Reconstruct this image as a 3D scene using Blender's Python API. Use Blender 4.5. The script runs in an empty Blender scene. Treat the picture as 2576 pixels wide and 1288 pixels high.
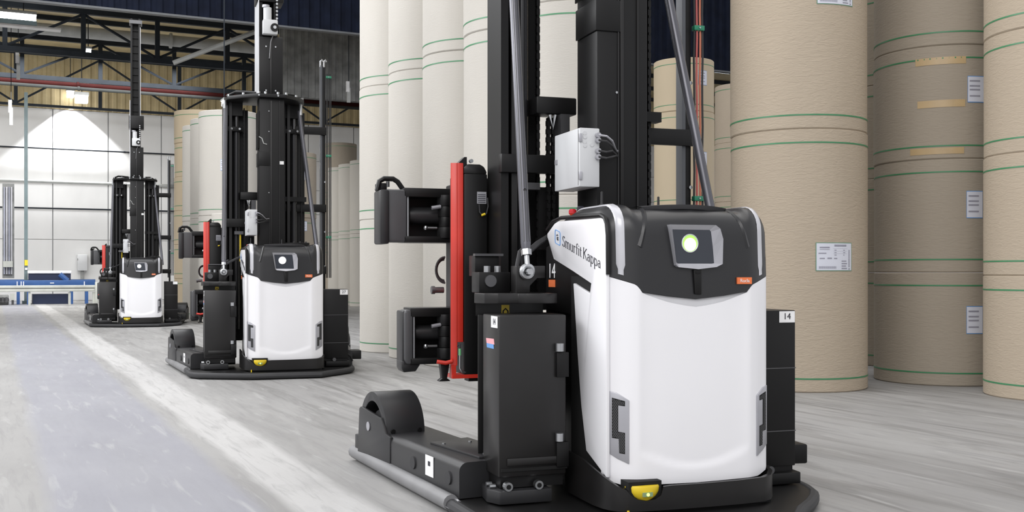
import bpy, bmesh, math, random
from mathutils import Vector, Matrix
random.seed(7)
PI = math.pi
S = bpy.context.scene
COL = S.collection
# ------------------------------------------------------------------ camera, world, lights, exposure
FPX, HOR, EYE = 2672.6, 685.5, 1.22
cam = bpy.data.cameras.new('camera'); camo = bpy.data.objects.new('camera', cam); COL.objects.link(camo)
camo.location = (0, 0, EYE); camo.rotation_euler = (PI/2, 0, 0)
cam.sensor_width = 36; cam.lens = FPX/2576*36; cam.shift_y = (HOR-644)/2576
cam.clip_start = .1; cam.clip_end = 300
S.camera = camo
S.view_settings.view_transform = 'Standard'; S.view_settings.look = 'None'
S.view_settings.gamma = 1; S.view_settings.use_curve_mapping = False
S.view_settings.exposure = 0.0
A = math.radians(26)
E1 = Vector((math.cos(A), math.sin(A), 0)); E2 = Vector((-math.sin(A), math.cos(A), 0)); EZ = Vector((0, 0, 1))
def hall(a, c, z=0): return E1*a + E2*c + EZ*z
w = bpy.data.worlds.new('daylight'); S.world = w; w.use_nodes = True
w.node_tree.nodes['Background'].inputs[0].default_value = (.96, .965, 1, 1)
w.node_tree.nodes['Background'].inputs[1].default_value = .88
def area(name, loc, target, sx, sy, power, col=(1, 1, 1)):
    l = bpy.data.lights.new(name, 'AREA'); l.shape = 'RECTANGLE'; l.size = sx; l.size_y = sy; l.energy = power; l.color = col
    o = bpy.data.objects.new(name, l); COL.objects.link(o); o.location = loc
    o.rotation_euler = (Vector(target)-Vector(loc)).to_track_quat('-Z', 'Y').to_euler(); return o
area('skylight_left', (-13, 9, 8), (0, 10, 1.5), 16, 5, 1650, (.97, .98, 1))
area('front_fill', (-3, -6, 9), (0, 8, 1), 10, 6, 880, (1, .98, .97))  # added fill from behind the camera to brighten the truck fronts
area('bay_light_mid', (-8, 20, 10), (-7, 20, 0), 14, 9, 1000, (1, 1, 1))
area('bay_light_near', (2, 8, 9.5), (1.5, 8, 0), 10, 7, 300, (1, .97, .92))
area('bay_light_far', tuple(hall(-4, 39, 7.6)), tuple(hall(-4, 43, 0)), 22, 5, 2300, (1, 1, 1))

# ------------------------------------------------------------------ materials
MT = {}
def mat(name, col, rough=.5, metal=0, emit=None, es=1, spec=.5, noise=None, bump=None, coat=0, ramp=.12):
    if name in MT: return MT[name]
    m = bpy.data.materials.new(name); m.use_nodes = True; nt = m.node_tree; b = nt.nodes['Principled BSDF']
    b.inputs['Base Color'].default_value = (*col, 1); b.inputs['Roughness'].default_value = rough
    b.inputs['Metallic'].default_value = metal; b.inputs['Specular IOR Level'].default_value = spec
    b.inputs['Coat Weight'].default_value = coat; b.inputs['Coat Roughness'].default_value = .15
    if emit: b.inputs['Emission Color'].default_value = (*emit, 1); b.inputs['Emission Strength'].default_value = es
    N = nt.nodes.new; L = nt.links.new
    tc = N('ShaderNodeTexCoord')
    if noise is None: noise = (3, 1)
    mp = N('ShaderNodeMapping'); L(tc.outputs['Object'], mp.inputs[0]); mp.inputs['Scale'].default_value = (noise[0], noise[0], noise[0]*noise[1])
    n = N('ShaderNodeTexNoise'); n.inputs['Scale'].default_value = 1; n.inputs['Detail'].default_value = 5; L(mp.outputs[0], n.inputs[0])
    mr = N('ShaderNodeMapRange'); mr.inputs[1].default_value = .3; mr.inputs[2].default_value = .7
    mr.inputs[3].default_value = 1-ramp; mr.inputs[4].default_value = 1+ramp; L(n.outputs[0], mr.inputs[0])
    mx = N('ShaderNodeVectorMath'); mx.operation = 'SCALE'; mx.inputs[0].default_value = col; L(mr.outputs[0], mx.inputs['Scale']); L(mx.outputs[0], b.inputs['Base Color'])
    if bump:
        mp2 = N('ShaderNodeMapping'); L(tc.outputs['Object'], mp2.inputs[0]); mp2.inputs['Scale'].default_value = bump[0]
        n2 = N('ShaderNodeTexNoise'); n2.inputs['Scale'].default_value = 1; n2.inputs['Detail'].default_value = 3; n2.inputs['Distortion'].default_value = 1.2
        L(mp2.outputs[0], n2.inputs[0])
        bp = N('ShaderNodeBump'); bp.inputs['Strength'].default_value = bump[1]; bp.inputs['Distance'].default_value = bump[2]
        L(n2.outputs[0], bp.inputs['Height']); L(bp.outputs[0], b.inputs['Normal'])
    MT[name] = m; return m
WHITE = mat('white_panel', (.87, .865, .885), .35, coat=.3, ramp=.01)
BLACK = mat('black_paint', (.0062, .006, .0062), .42, spec=.3)
CAB = mat('charcoal_paint', (.0115, .0108, .0108), .34, spec=.45, ramp=.2)
GREYP = mat('grey_paint', (.019, .019, .0205), .42)
HOOD = mat('hood_plastic', (.011, .011, .0125), .36, spec=.6)
RUB = mat('rubber', (.03, .03, .032), .7)
STEEL = mat('steel', (.45, .46, .47), .35, 1)
DSTEEL = mat('dark_steel', (.13, .13, .135), .35, .8)
ALU = mat('aluminium_strip', (.34, .34, .35), .45, .6)
SILV = mat('silver_plastic', (.42, .42, .45), .35, .4)
LEDS = mat('led_strip', (.55, .55, .58), .25, .1)
RED = mat('red_paint', (.62, .035, .02), .4, coat=.2)
REDP = mat('red_button', (.6, .02, .03), .3)
YEL = mat('yellow_plastic', (.85, .62, .03), .35)
ORG = mat('orange_sticker', (.85, .2, .06), .5)
PRINT = mat('black_print', (.02, .02, .03), .6)
WPRINT = mat('white_print', (.85, .85, .85), .6)
BPRINT = mat('blue_print', (.12, .3, .62), .6)
PPRINT = mat('pink_print', (.75, .35, .38), .6)
SCRN = mat('screen_face', (.035, .04, .052), .3)
BOXG = mat('cabinet_grey', (.6, .61, .62), .45, ramp=.03)
PAPR = mat('label_paper', (.66, .68, .76), .6, ramp=.04)
GPR = mat('print_grey', (.3, .3, .36), .7)
GRN = mat('green_clamp', (.02, .22, .12), .4)
GBAND = mat('green_strap', (.05, .22, .10), .4)
KPALE = mat('kraft_pale', (.515, .49, .445), .75, noise=(1.3, .3), bump=((16, 16, 70), .3, .01), ramp=.05)
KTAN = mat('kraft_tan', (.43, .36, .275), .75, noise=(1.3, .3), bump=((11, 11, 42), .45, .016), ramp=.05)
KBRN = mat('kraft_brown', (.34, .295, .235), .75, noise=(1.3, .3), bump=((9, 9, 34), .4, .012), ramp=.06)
KFAR = mat('kraft_yellow', (.52, .43, .30), .75, noise=(1.3, .3), ramp=.05)
TAPE = mat('brown_tape', (.47, .34, .18), .35)
JOINT = mat('roll_edge', (.24, .17, .13), .9)
NAVY = mat('navy_cladding', (.005, .0075, .017), .85, spec=.15, ramp=.3)
GCLAD = mat('grey_cladding', (.24, .245, .24), .6, ramp=.3)
OCHRE = mat('ochre_cladding', (.50, .41, .235), .6, ramp=.10)
BEAM = mat('beam_steel', (.022, .027, .034), .7, spec=.2)
LBEAM = mat('light_beam', (.42, .43, .42), .5)
RPIPE = mat('red_pipe', (.03, .0045, .004), .7, spec=.1)
CONC = mat('concrete_panel', (.74, .74, .735), .8, noise=(.5, .5), ramp=.10)
JNT = mat('panel_joint', (.45, .46, .47), .8)
TEAL = mat('teal_column', (.14, .19, .20), .5)
BLUE = mat('blue_paint', (.03, .09, .26), .45)
NAVYP = mat('navy_paint', (.012, .02, .055), .45)
CREAM = mat('cream_rail', (.50, .51, .47), .55)
LAMP = mat('lamp_glow', (1, 1, 1), .4, emit=(1, 1, 1), es=14)
LAMP2 = mat('lamp_soft', (1, 1, 1), .4, emit=(.85, .95, 1), es=3)
LGREEN = mat('indicator_green', (.3, .8, .1), .4, emit=(.35, .9, .12), es=.9)
LWHITE = mat('indicator_white', (1, 1, 1), .4, emit=(.93, 1, .82), es=1.2)
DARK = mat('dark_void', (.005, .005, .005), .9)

def floor_mat():
    m = bpy.data.materials.new('concrete_floor'); m.use_nodes = True; nt = m.node_tree; b = nt.nodes['Principled BSDF']
    N = nt.nodes.new; L = nt.links.new
    tc = N('ShaderNodeTexCoord'); rot = N('ShaderNodeVectorRotate'); rot.rotation_type = 'Z_AXIS'; rot.inputs['Angle'].default_value = -A
    L(tc.outputs['Object'], rot.inputs[0])           # x = across the lane, y = along the lane
    sep = N('ShaderNodeSeparateXYZ'); L(rot.outputs[0], sep.inputs[0])
    def noise(sx, sy, det=5, dist=0, rough=.55):
        mp = N('ShaderNodeMapping'); mp.inputs['Scale'].default_value = (sx, sy, 1); L(rot.outputs[0], mp.inputs[0])
        n = N('ShaderNodeTexNoise'); n.inputs['Scale'].default_value = 1; n.inputs['Detail'].default_value = det; n.inputs['Roughness'].default_value = rough
        n.inputs['Distortion'].default_value = dist; L(mp.outputs[0], n.inputs[0]); return n.outputs[0]
    def mth(op, a, b_=None, c_=None, clamp=False):
        n = N('ShaderNodeMath'); n.operation = op; n.use_clamp = clamp
        for i, x in enumerate([a, b_, c_]):
            if x is None: continue
            if isinstance(x, (int, float)): n.inputs[i].default_value = x
            else: L(x, n.inputs[i])
        return n.outputs[0]
    def band(lo, hi, soft, warp):
        x = mth('ADD', sep.outputs[0], mth('MULTIPLY', mth('SUBTRACT', warp, .5), .16))
        a = mth('MULTIPLY_ADD', mth('SUBTRACT', x, lo), 1/soft, 0, True); bb = mth('MULTIPLY_ADD', mth('SUBTRACT', hi, x), 1/soft, 0, True)
        return mth('MULTIPLY', a, bb)
    def rr(x, lo, hi, a, b_):
        n = N('ShaderNodeMapRange'); L(x, n.inputs[0]); n.inputs[1].default_value = lo; n.inputs[2].default_value = hi; n.inputs[3].default_value = a; n.inputs[4].default_value = b_; return n.outputs[0]
    def mixc(f, c1, c2):
        n = N('ShaderNodeMix'); n.data_type = 'RGBA'
        if isinstance(f, (int, float)): n.inputs['Factor'].default_value = f
        else: L(f, n.inputs['Factor'])
        for k, c in ((6, c1), (7, c2)):
            if isinstance(c, tuple): n.inputs[k].default_value = (*c, 1)
            else: L(c, n.inputs[k])
        return n.outputs[2]
    warp = noise(.8, .5, 3)
    base = mixc(rr(noise(.9, .3), .35, .65, 0, 1), (.265, .26, .255), (.345, .34, .333))
    blue = band(BL[0], BL[1], .10, warp)
    base = mixc(mth('MULTIPLY', blue, .9), base, mixc(rr(noise(2, .8), .35, .7, 0, 1), (.26, .262, .295), (.30, .302, .335)))
    pale = band(BL[2], BL[3], .07, warp)
    base = mixc(mth('MULTIPLY', pale, rr(noise(2.5, 1.1), .3, .45, .55, .95)), base, (.48, .475, .468))
    # tyre marks and drag streaks along the lane
    st = rr(noise(4.5, .4, 7, .7, .68), .48, .66, 0, 1)
    zone = band(BL[3]-.3, 40, 1.2, warp)
    base = mixc(mth('MULTIPLY', mth('MULTIPLY', st, zone), .7), base, (.13, .127, .12))
    st2 = rr(noise(17, 1.3, 5, .7, .65), .50, .70, 0, 1)
    base = mixc(mth('MULTIPLY', mth('MULTIPLY', st2, rr(blue, 0, 1, 1, .25)), .42), base, (.18, .18, .18))
    st3 = rr(noise(10, 1.2, 5, .6), .58, .72, 0, 1)
    base = mixc(mth('MULTIPLY', st3, .35), base, (.52, .52, .51))
    sp = rr(noise(34, 34, 4), .56, .75, 0, 1)
    base = mixc(mth('MULTIPLY', sp, .14), base, (.25, .25, .25))
    L(base, b.inputs['Base Color'])
    L(rr(noise(3, .5), .3, .7, .5, .75), b.inputs['Roughness'])
    bp = N('ShaderNodeBump'); bp.inputs['Strength'].default_value = .15; bp.inputs['Distance'].default_value = .004; L(noise(60, 60, 3), bp.inputs['Height']); L(bp.outputs[0], b.inputs['Normal'])
    return m

# ------------------------------------------------------------------ mesh helpers
class MB:
    def __init__(s): s.v = []; s.f = []
    def add(s, vs, fs):
        k = len(s.v); s.v += [Vector(p) for p in vs]; s.f += [tuple(i+k for i in f) for f in fs]; return s
    def box(s, x0, x1, y0, y1, z0, z1):
        return s.add([(x, y, z) for z in (z0, z1) for y in (y0, y1) for x in (x0, x1)], [(0, 2, 3, 1), (4, 5, 7, 6), (0, 1, 5, 4), (2, 6, 7, 3), (0, 4, 6, 2), (1, 3, 7, 5)])
    def obox(s, o, a, b, c):   # oriented: corner o, edge vectors
        o, a, b, c = map(Vector, (o, a, b, c))
        if a.cross(b).dot(c) < 0: a, b = b, a
        return s.add([o, o+a, o+b, o+a+b, o+c, o+c+a, o+c+b, o+c+a+b], [(0, 2, 3, 1), (4, 5, 7, 6), (0, 1, 5, 4), (2, 6, 7, 3), (0, 4, 6, 2), (1, 3, 7, 5)])
    def prism(s, pts, o, ax, ay, th):
        """polygon pts in plane (ax, ay) at o, extruded by vector th"""
        o, ax, ay, th = map(Vector, (o, ax, ay, th)); n = len(pts)
        P = [o+ax*p[0]+ay*p[1] for p in pts]
        area = sum(pts[i][0]*pts[(i+1) % n][1]-pts[(i+1) % n][0]*pts[i][1] for i in range(n))
        if (area > 0) != (ax.cross(ay).dot(th) > 0): P = P[::-1]
        return s.add(P+[p+th for p in P], [tuple(range(n))[::-1], tuple(range(n, 2*n))]+[(i, (i+1) % n, (i+1) % n+n, i+n) for i in range(n)])
    def zprism(s, pts, z0, z1): return s.prism(pts, (0, 0, z0), (1, 0, 0), (0, 1, 0), (0, 0, z1-z0))
    def tube(s, path, r, seg=10, closed=False):
        path = [Vector(p) for p in path]; n = len(path); rings = []; up = None
        for i, p in enumerate(path):
            if closed: d = path[(i+1) % n]-path[i-1]
            else: d = path[min(i+1, n-1)]-path[max(i-1, 0)]
            d.normalize()
            if up is None: up = Vector((0, 0, 1)) if abs(d.z) < .9 else Vector((1, 0, 0))
            a = d.cross(up).normalized(); b = a.cross(d).normalized(); up = b
            rad = r[i] if isinstance(r, (list, tuple)) else r
            rings.append([p+a*math.cos(2*PI*k/seg)*rad+b*math.sin(2*PI*k/seg)*rad for k in range(seg)])
        fs = []; m = n if closed else n-1
        for i in range(m):
            j = (i+1) % n
            for k in range(seg): fs.append((i*seg+k, i*seg+(k+1) % seg, j*seg+(k+1) % seg, j*seg+k))
        if not closed: fs += [tuple(range(seg))[::-1], tuple((n-1)*seg+k for k in range(seg))]
        return s.add([p for r_ in rings for p in r_], fs)
    def cyl(s, p0, p1, r, seg=20, r1=None): return s.tube([p0, p1], [r, r if r1 is None else r1], seg)
    def lathe(s, prof, c, seg=48):
        vs = []; n = len(prof)
        for k in range(seg):
            a = 2*PI*k/seg
            vs += [(c[0]+r*math.cos(a), c[1]+r*math.sin(a), c[2]+z) for r, z in prof]
        fs = []
        for k in range(seg):
            j = (k+1) % seg
            for i in range(n-1): fs.append((k*n+i, j*n+i, j*n+i+1, k*n+i+1))
        return s.add(vs, fs)
    def mesh(s, name, m, bevel=0, smooth=True, bseg=2):
        me = bpy.data.meshes.new(name); me.from_pydata([tuple(v) for v in s.v], [], s.f)
        bm = bmesh.new(); bm.from_mesh(me); bmesh.ops.recalc_face_normals(bm, faces=bm.faces)
        if bevel:
            ed = [e for e in bm.edges if len(e.link_faces) == 2 and e.calc_face_angle(0) > .5]
            bmesh.ops.bevel(bm, geom=ed, offset=bevel, segments=bseg, profile=.5, affect='EDGES', clamp_overlap=True)
        bm.to_mesh(me); bm.free()
        if smooth:
            me.polygons.foreach_set('use_smooth', [True]*len(me.polygons)); me.set_sharp_from_angle(angle=math.radians(35))
        me.materials.append(m); return me
    def build(s, name, m, parent=None, bevel=0, smooth=True, bseg=2, label=None):
        o = bpy.data.objects.new(name, s.mesh(name, m, bevel, smooth, bseg)); COL.objects.link(o)
        if parent is not None: o.parent = parent
        if label: o['label'] = label
        return o
def empty(name, loc=(0, 0, 0), rz=0):
    o = bpy.data.objects.new(name, None); COL.objects.link(o); o.location = loc; o.rotation_euler = (0, 0, rz); o.empty_display_size = .2; return o
def tag(o, label=None, cat=None, group=None, kind=None):
    for k, v in (('label', label), ('category', cat), ('group', group), ('kind', kind)):
        if v: o[k] = v
    return o
def copy_tree(o, parent=None):
    c = o.copy(); COL.objects.link(c); c.parent = parent
    for ch in [x for x in o.children]: copy_tree(ch, c)
    return c
def text(name, s, size, o, ax, ay, m, parent, sx=1.0, center=True):
    cu = bpy.data.curves.new('tmp', 'FONT'); cu.body = s; cu.size = size; cu.extrude = .0008
    if center: cu.align_x = 'CENTER'; cu.align_y = 'CENTER'
    t = bpy.data.objects.new('tmp', cu); COL.objects.link(t); bpy.context.view_layer.update()
    me = bpy.data.meshes.new_from_object(t.evaluated_get(bpy.context.evaluated_depsgraph_get()))
    bpy.data.objects.remove(t); bpy.data.curves.remove(cu)
    ax = Vector(ax).normalized(); ay = Vector(ay).normalized(); n = ax.cross(ay)
    M = Matrix([(ax[i]*sx, ay[i], n[i], o[i]) for i in range(3)]+[(0, 0, 0, 1)])
    me.transform(M); me.materials.clear(); me.materials.append(m)
    ob = bpy.data.objects.new(name, me); COL.objects.link(ob); ob.parent = parent; return ob

# ------------------------------------------------------------------ lettering in a serif hand (strokes with a broad pen)
def arc(cx, cy, rx, ry, a0, a1, n=10): return [(cx+rx*math.cos(math.radians(a0+(a1-a0)*i/n)), cy+ry*math.sin(math.radians(a0+(a1-a0)*i/n))) for i in range(n+1)]
def sf(x, y, w=.09): return [(x-w, y), (x+w, y)]
GL = {
 'S': (.62, [arc(.30, .74, .20, .22, 25, 270, 12)[:-1]+arc(.30, .26, .22, .26, 90, -155, 12), [(.48, .98), (.48, .82)], [(.08, .2), (.08, .02)]]),
 'm': (1.02, [[(.14, 0), (.14, .62)], [(.5, 0), (.5, .5)], [(.86, 0), (.86, .5)], arc(.32, .42, .18, .22, 160, 0), arc(.68, .42, .18, .22, 160, 0), sf(.14, .01), sf(.5, .01), sf(.86, .01), [(.04, .6), (.14, .65)]]),
 'u': (.70, [[(.14, .64), (.14, .2)], [(.52, .64), (.52, 0)], arc(.33, .2, .19, .2, 180, 340), [(.04, .64), (.14, .64)], [(.42, .64), (.52, .64)], [(.52, .01), (.62, .01)]]),
 'r': (.50, [[(.14, 0), (.14, .62)], arc(.32, .42, .18, .22, 160, 50), sf(.14, .01), [(.04, .6), (.14, .65)]]),
 'f': (.46, [[(.2, 0), (.2, .78)], arc(.36, .8, .16, .2, 180, 50), [(.06, .62), (.42, .62)], sf(.2, .01)]),
 'i': (.34, [[(.16, 0), (.16, .62)], sf(.16, .01), [(.06, .61), (.16, .64)], [(.16, .82), (.16, .9)]]),
 't': (.42, [[(.18, .86), (.18, .16)], arc(.3, .15, .12, .14, 180, 300), [(.04, .62), (.38, .62)]]),
 ' ': (.22, []),
 'K': (.86, [[(.17, 0), (.17, 1)], [(.72, .98), (.22, .48)], [(.30, .56), (.74, .02)], sf(.17, .01), sf(.17, .98), sf(.70, .98), sf(.76, .01)]),
 'a': (.60, [[(.44, .08), (.44, .45)], arc(.28, .45, .16, .18, 0, 160), arc(.26, .2, .17, .19, 40, 340, 12), [(.44, .05), (.56, .02)]]),
 'p': (.70, [[(.14, -.32), (.14, .62)], arc(.36, .31, .22, .31, 150, -150, 14), sf(.14, -.31), [(.04, .6), (.14, .65)]]),
}
def stroke(mb, pts, o, ax, ay, n, k, thin=.035, thick=.105):
    pts = [Vector(p).to_2d() if len(p) > 2 else Vector(p) for p in pts]
    L, R = [], []
    for i, p in enumerate(pts):
        d = pts[min(i+1, len(pts)-1)]-pts[max(i-1, 0)]
        d = d.normalized() if d.length > 0 else Vector((1, 0))
        wv = thin+(thick-thin)*abs(d.y)**1.5
        q = Vector((-d.y, d.x))*wv/2; L.append(p+q); R.append(p-q)
    for i in range(len(pts)-1):
        quad = [R[i], R[i+1], L[i+1], L[i]]
        mb.prism([(a.x*k, a.y*k) for a in quad], o, ax, ay, n)
def serif_text(name, s, o, ax, ay, height, length, m, parent):
    ax = Vector(ax).normalized(); ay = Vector(ay).normalized(); n = ax.cross(ay).normalized()*.0015; o = Vector(o)
    tot = sum(GL[c][0] for c in s); mb = MB(); x = 0; sx = length/(tot*height)
    for c in s:
        wd, st = GL[c]
        for p in st: stroke(mb, [((a+x)*sx, b) for a, b in p], o, ax, ay, n, height)
        x += wd
    return mb.build(name, m, parent, smooth=False)

# ------------------------------------------------------------------ the setting
BL = (.22, 1.30, 1.36, 1.82)
fl = MB(); fl.add([(-40, -14, 0), (40, -14, 0), (40, 70, 0), (-40, 70, 0)], [(0, 1, 2, 3)])
tag(fl.build('floor', floor_mat(), smooth=False), 'worn pale concrete warehouse floor with tyre streaks', kind='structure')
# far wall of precast panels
CW = 50.0; ZW = 8.3
wf = MB(); wf.obox(hall(-34, CW+.1), E1*80, E2*.2, EZ*11)
wall = tag(wf.build('wall_far', JNT, smooth=False), 'far wall of pale precast concrete panels', kind='structure')
xs = [2.29+2.25*i for i in range(-14, 18)]; zs = [0, 2.65, 4.0, 5.15, 6.55, ZW]
for i in range(len(xs)-1):
    for j in range(5):
        MB().obox(hall(xs[i]+.02, CW, zs[j]+.01), E1*2.21, E2*.1, EZ*(zs[j+1]-zs[j]-.02)).build('wall_panel', CONC, wall, smooth=False)
def corrugated(name, a0, a1, c, z0, z1, m, parent=None, pitch=.28, depth=.05, sheet=3.0):
    """ribbed metal sheets side by side along the hall's cross axis"""
    n = max(1, int((a1-a0)/sheet)); obs = []
    for q in range(n):
        b0 = a0+(a1-a0)*q/n; b1 = a0+(a1-a0)*(q+1)/n; k = int((b1-b0)/pitch); prof = []
        for i in range(k):
            t0 = b0+(b1-b0)*i/k; d = (b1-b0)/k
            prof += [(t0, 0), (t0+d*.35, 0), (t0+d*.5, depth), (t0+d*.85, depth)]
        prof.append((b1, 0)); mb = MB(); V = []
        for a, dd in prof: V += [hall(a, c-dd, z0), hall(a, c-dd, z1)]
        mb.add(V, [(2*i, 2*i+2, 2*i+3, 2*i+1) for i in range(len(prof)-1)])
        obs.append(mb.build(name, m, parent, smooth=False))
    return obs
CB = 29.0; ZB = 8.0
bk = MB(); bk.obox(hall(-20, CB+.1, ZB), E1*60, E2*.12, EZ*4)
bulk = tag(bk.build('wall_bulkhead', NAVY, smooth=False), 'dark navy ribbed sheet bulkhead hanging from the roof across the hall', kind='structure')
corrugated('cladding_sheet', -20, 40, CB, ZB, 12, NAVY, bulk)
MB().obox(hall(-20, CB-.06, ZB-.05), E1*60, E2*.2, EZ*.05).build('edge_flashing', mat('flashing', (.09, .095, .10), .5), bulk, smooth=False)
up = MB(); up.obox(hall(-34, CW+.05, ZW), E1*80, E2*.1, EZ*3)
upw = tag(up.build('wall_far_upper', OCHRE, smooth=False), 'ochre ribbed sheeting above the concrete far wall', kind='structure')
corrugated('cladding_sheet', -34, 46, CW-.02, ZW, 11.2, OCHRE, upw, .35, .05, 5.0)
pr = MB(); pr.obox(hall(8.3, 34.1, 6.9), E1*8.7, E2*.1, EZ*4)
prt = tag(pr.build('wall_partition', GCLAD, smooth=False), 'grey ribbed sheet partition below the bulkhead, left of the pale roll stacks', kind='structure')
corrugated('cladding_sheet', 8.3, 17, 34, 6.9, 10.9, GCLAD, prt, .22, .04)
rf = MB(); rf.obox(hall(-34, CB, 10.9), E1*80, E2*22, EZ*.15)
roof = tag(rf.build('ceiling', OCHRE, smooth=False), 'ochre underside of the far hall roof', kind='structure')
for i in range(7): MB().obox(hall(-34, CB+2.5+3*i, 10.72), E1*80, E2*.14, EZ*.18).build('purlin', BEAM, roof, smooth=False)
# roof trusses
def truss(c, z0, z1, a0, a1, step, label, m=BEAM, th=.16, flip=1):
    r = empty('roof_truss', hall(a0, c, z0)); r.rotation_euler = (0, 0, A); L_ = a1-a0
    tag(r, label, 'roof truss', 'steel trusses under the far roof')
    MB().box(0, L_, -th/2, th/2, 0, th).build('bottom_chord', m, r, smooth=False)
    MB().box(0, L_, -th/2, th/2, z1-z0-th, z1-z0).build('top_chord', m, r, smooth=False)
    x = step/2; k = 0
    while x < L_-.5:
        MB().box(x-.07, x+.07, -.06, .06, th, z1-z0-th).build('upright', m, r, smooth=False)
        if x+step < L_:
            p, q = ((x, 0, th), (x+step, 0, z1-z0-th)) if (k+flip) % 2 else ((x, 0, z1-z0-th), (x+step, 0, th))
            MB().cyl(p, q, .045, 6).build('diagonal', m, r, smooth=False)
        x += step; k += 1
    return r
truss(35.5, 7.9, 9.4, -14, 14, 2.2, 'nearest of the dark steel roof trusses behind the navy bulkhead')
truss(41.5, 8.1, 9.7, -16, 14, 2.6, 'middle steel roof truss with the red pipe running along it')
truss(47.5, 8.0, 10.2, -20, 18, 3.2, 'thin dark roof truss closest to the concrete far wall', th=.1)
truss(24.0, 9.15, 10.6, -2, 22, 2.4, 'grey steel truss in front of the dark bulkhead, right of the masts', GCLAD, .16)
def longbar(name, a0, a1, c, z, h, m, label, cat, th=None):
    o = MB().obox(hall(a0, c, z), E1*(a1-a0), E2*(th or h), EZ*h).build(name, m, smooth=False); return tag(o, label, cat)
def longpipe(name, a0, a1, c, z, r, m, label, cat, rings=6):
    o = empty(name, hall(a0, c, z)); o.rotation_euler = (0, 0, A); tag(o, label, cat)
    MB().cyl((0, 0, 0), (a1-a0, 0, 0), r, 12).build('pipe_run', m, o)
    for i in range(rings): x = (a1-a0)*(i+.5)/rings; MB().cyl((x, 0, 0), (x+.08, 0, 0), r*1.35, 12).build('coupling', m, o)
    return o
longpipe('red_pipe', -16, 16, 41.0, 7.92, .09, RPIPE, 'dark red sprinkler pipe running under the middle roof truss', 'pipe')
longpipe('grey_pipe', -16, 16, 40.6, 7.74, .06, mat('dull_pipe', (.04, .043, .042), .7, spec=.1), 'pale grey pipe running just below the red pipe', 'pipe')
longpipe('duct', -20, 14, 38.5, 9.3, .2, LBEAM, 'fat pale grey duct crossing high under the ochre roof', 'duct')
longpipe('wall_pipe', -26, 8, CW-.25, 5.12, .07, LBEAM, 'whitish pipe along the far wall at mid height', 'pipe')
longpipe('cable_conduit', -26, 8, CW-.2, 3.98, .035, BEAM, 'thin dark conduit along the far wall below the whitish pipe', 'conduit')
longpipe('cable_conduit', -26, 8, CW-.2, 6.55, .03, BEAM, 'thin dark conduit along the far wall above the whitish pipe', 'conduit')
d = MB().cyl(hall(-.55, 36.5, 9.3), hall(-1.9, 40.1, 8.3), .11, 10)
tag(d.build('brace_pipe', LBEAM), 'pale sloping brace pipe beside the bright bay lamp', 'pipe')
d = MB().cyl(hall(6.8, 31, 8.2), hall(4.6, 31.5, 7.2), .07, 8)
tag(d.build('brace_pipe', LBEAM), 'pale sloping brace under the bulkhead beside the middle mast', 'pipe')

def at(u, v, y):   # point seen at (u, v) at depth y
    return Vector(((u-1288)/FPX*y, y, EYE+(HOR-v)/FPX*y))
def at_c(u, v, c):
    k = (u-1288)/FPX; y = c/(-k*math.sin(A)+math.cos(A)); return at(u, v, y)
# wall columns and fittings
def hallbox(name, u0, u1, v0, v1, c, dep, m, parent=None, bevel=0):
    p = at_c(u0, v1, c); q = at_c(u1, v0, c); z0 = p.z; z1 = at_c((u0+u1)/2, v0, c).z
    a0 = p.dot(E1); a1 = q.dot(E1)
    return MB().obox(hall(a0, c, max(z0, 0)), E1*(a1-a0), E2*dep, EZ*(z1-max(z0, 0))).build(name, m, parent, bevel)
r = empty('steel_column', hall(0, 0)); tag(r, 'teal grey steel column with a yellow tag, left in front of the far wall', 'column')
hallbox('shaft', 61, 70, 232, 790, 45.5, .18, TEAL, r); hallbox('yellow_tag', 62, 70, 654, 668, 45.45, .04, YEL, r); hallbox('white_tag', 63, 69, 674, 679, 45.45, .04, WPRINT, r)
hallbox('base_plate', 56, 75, 757, 790, 45.3, .5, TEAL, r)
r = empty('cable_rack', hall(0, 0)); tag(r, 'tall grey rack of vertical cable ducts at the left end of the far wall', 'cable rack')
hallbox('backboard', 6, 36, 462, 700, 47, .15, GCLAD, r)
for k in range(4): hallbox('duct', 9+6*k, 13+6*k, 470, 690, 46.9, .12, SILV if k % 2 else mat('lilac_duct', (.3, .31, .38), .5), r)
hallbox('junction_box', 8, 32, 657, 672, 46.7, .3, CREAM, r)
r = empty('electrical_box', hall(0, 0)); tag(r, 'pale grey electrical box on the far wall left of the farthest vehicle', 'electrical box')
hallbox('enclosure', 195, 220, 640, 681, CW-.4, .35, BOXG, r, .02); hallbox('bracket', 203, 212, 681, 720, CW-.3, .12, GCLAD, r)
hallbox('hinge', 194.4, 196, 650, 655, CW-.43, .04, GCLAD, r)
for k, (u, v0, v1, c) in enumerate([(46, 118, 200, 36), (28, 252, 315, 38), (877, 205, 258, 32)]):
    r = empty('hanging_bar', at_c(u, v1, c)); r.rotation_euler = (0, 0, A)
    h = at_c(u, v0, c).z-at_c(u, v1, c).z
    tag(r, ['white vertical bar hanging from the roof at the left, upper one', 'white vertical bar hanging at the left, lower one', 'white vertical bar hanging beside the pale roll stacks'][k], 'hanging bar', 'white bars hanging from the roof')
    MB().box(-.05, .05, -.03, .03, 0, h*.7).build('lower_sleeve', LBEAM, r); MB().box(-.08, .02, -.035, .025, h*.5, h).build('upper_sleeve', WPRINT, r)
    MB().cyl((0, 0, h), (0, 0, 10.8-at_c(u, v0, c).z+h), .012, 6).build('drop_rod', BEAM, r)
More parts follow.
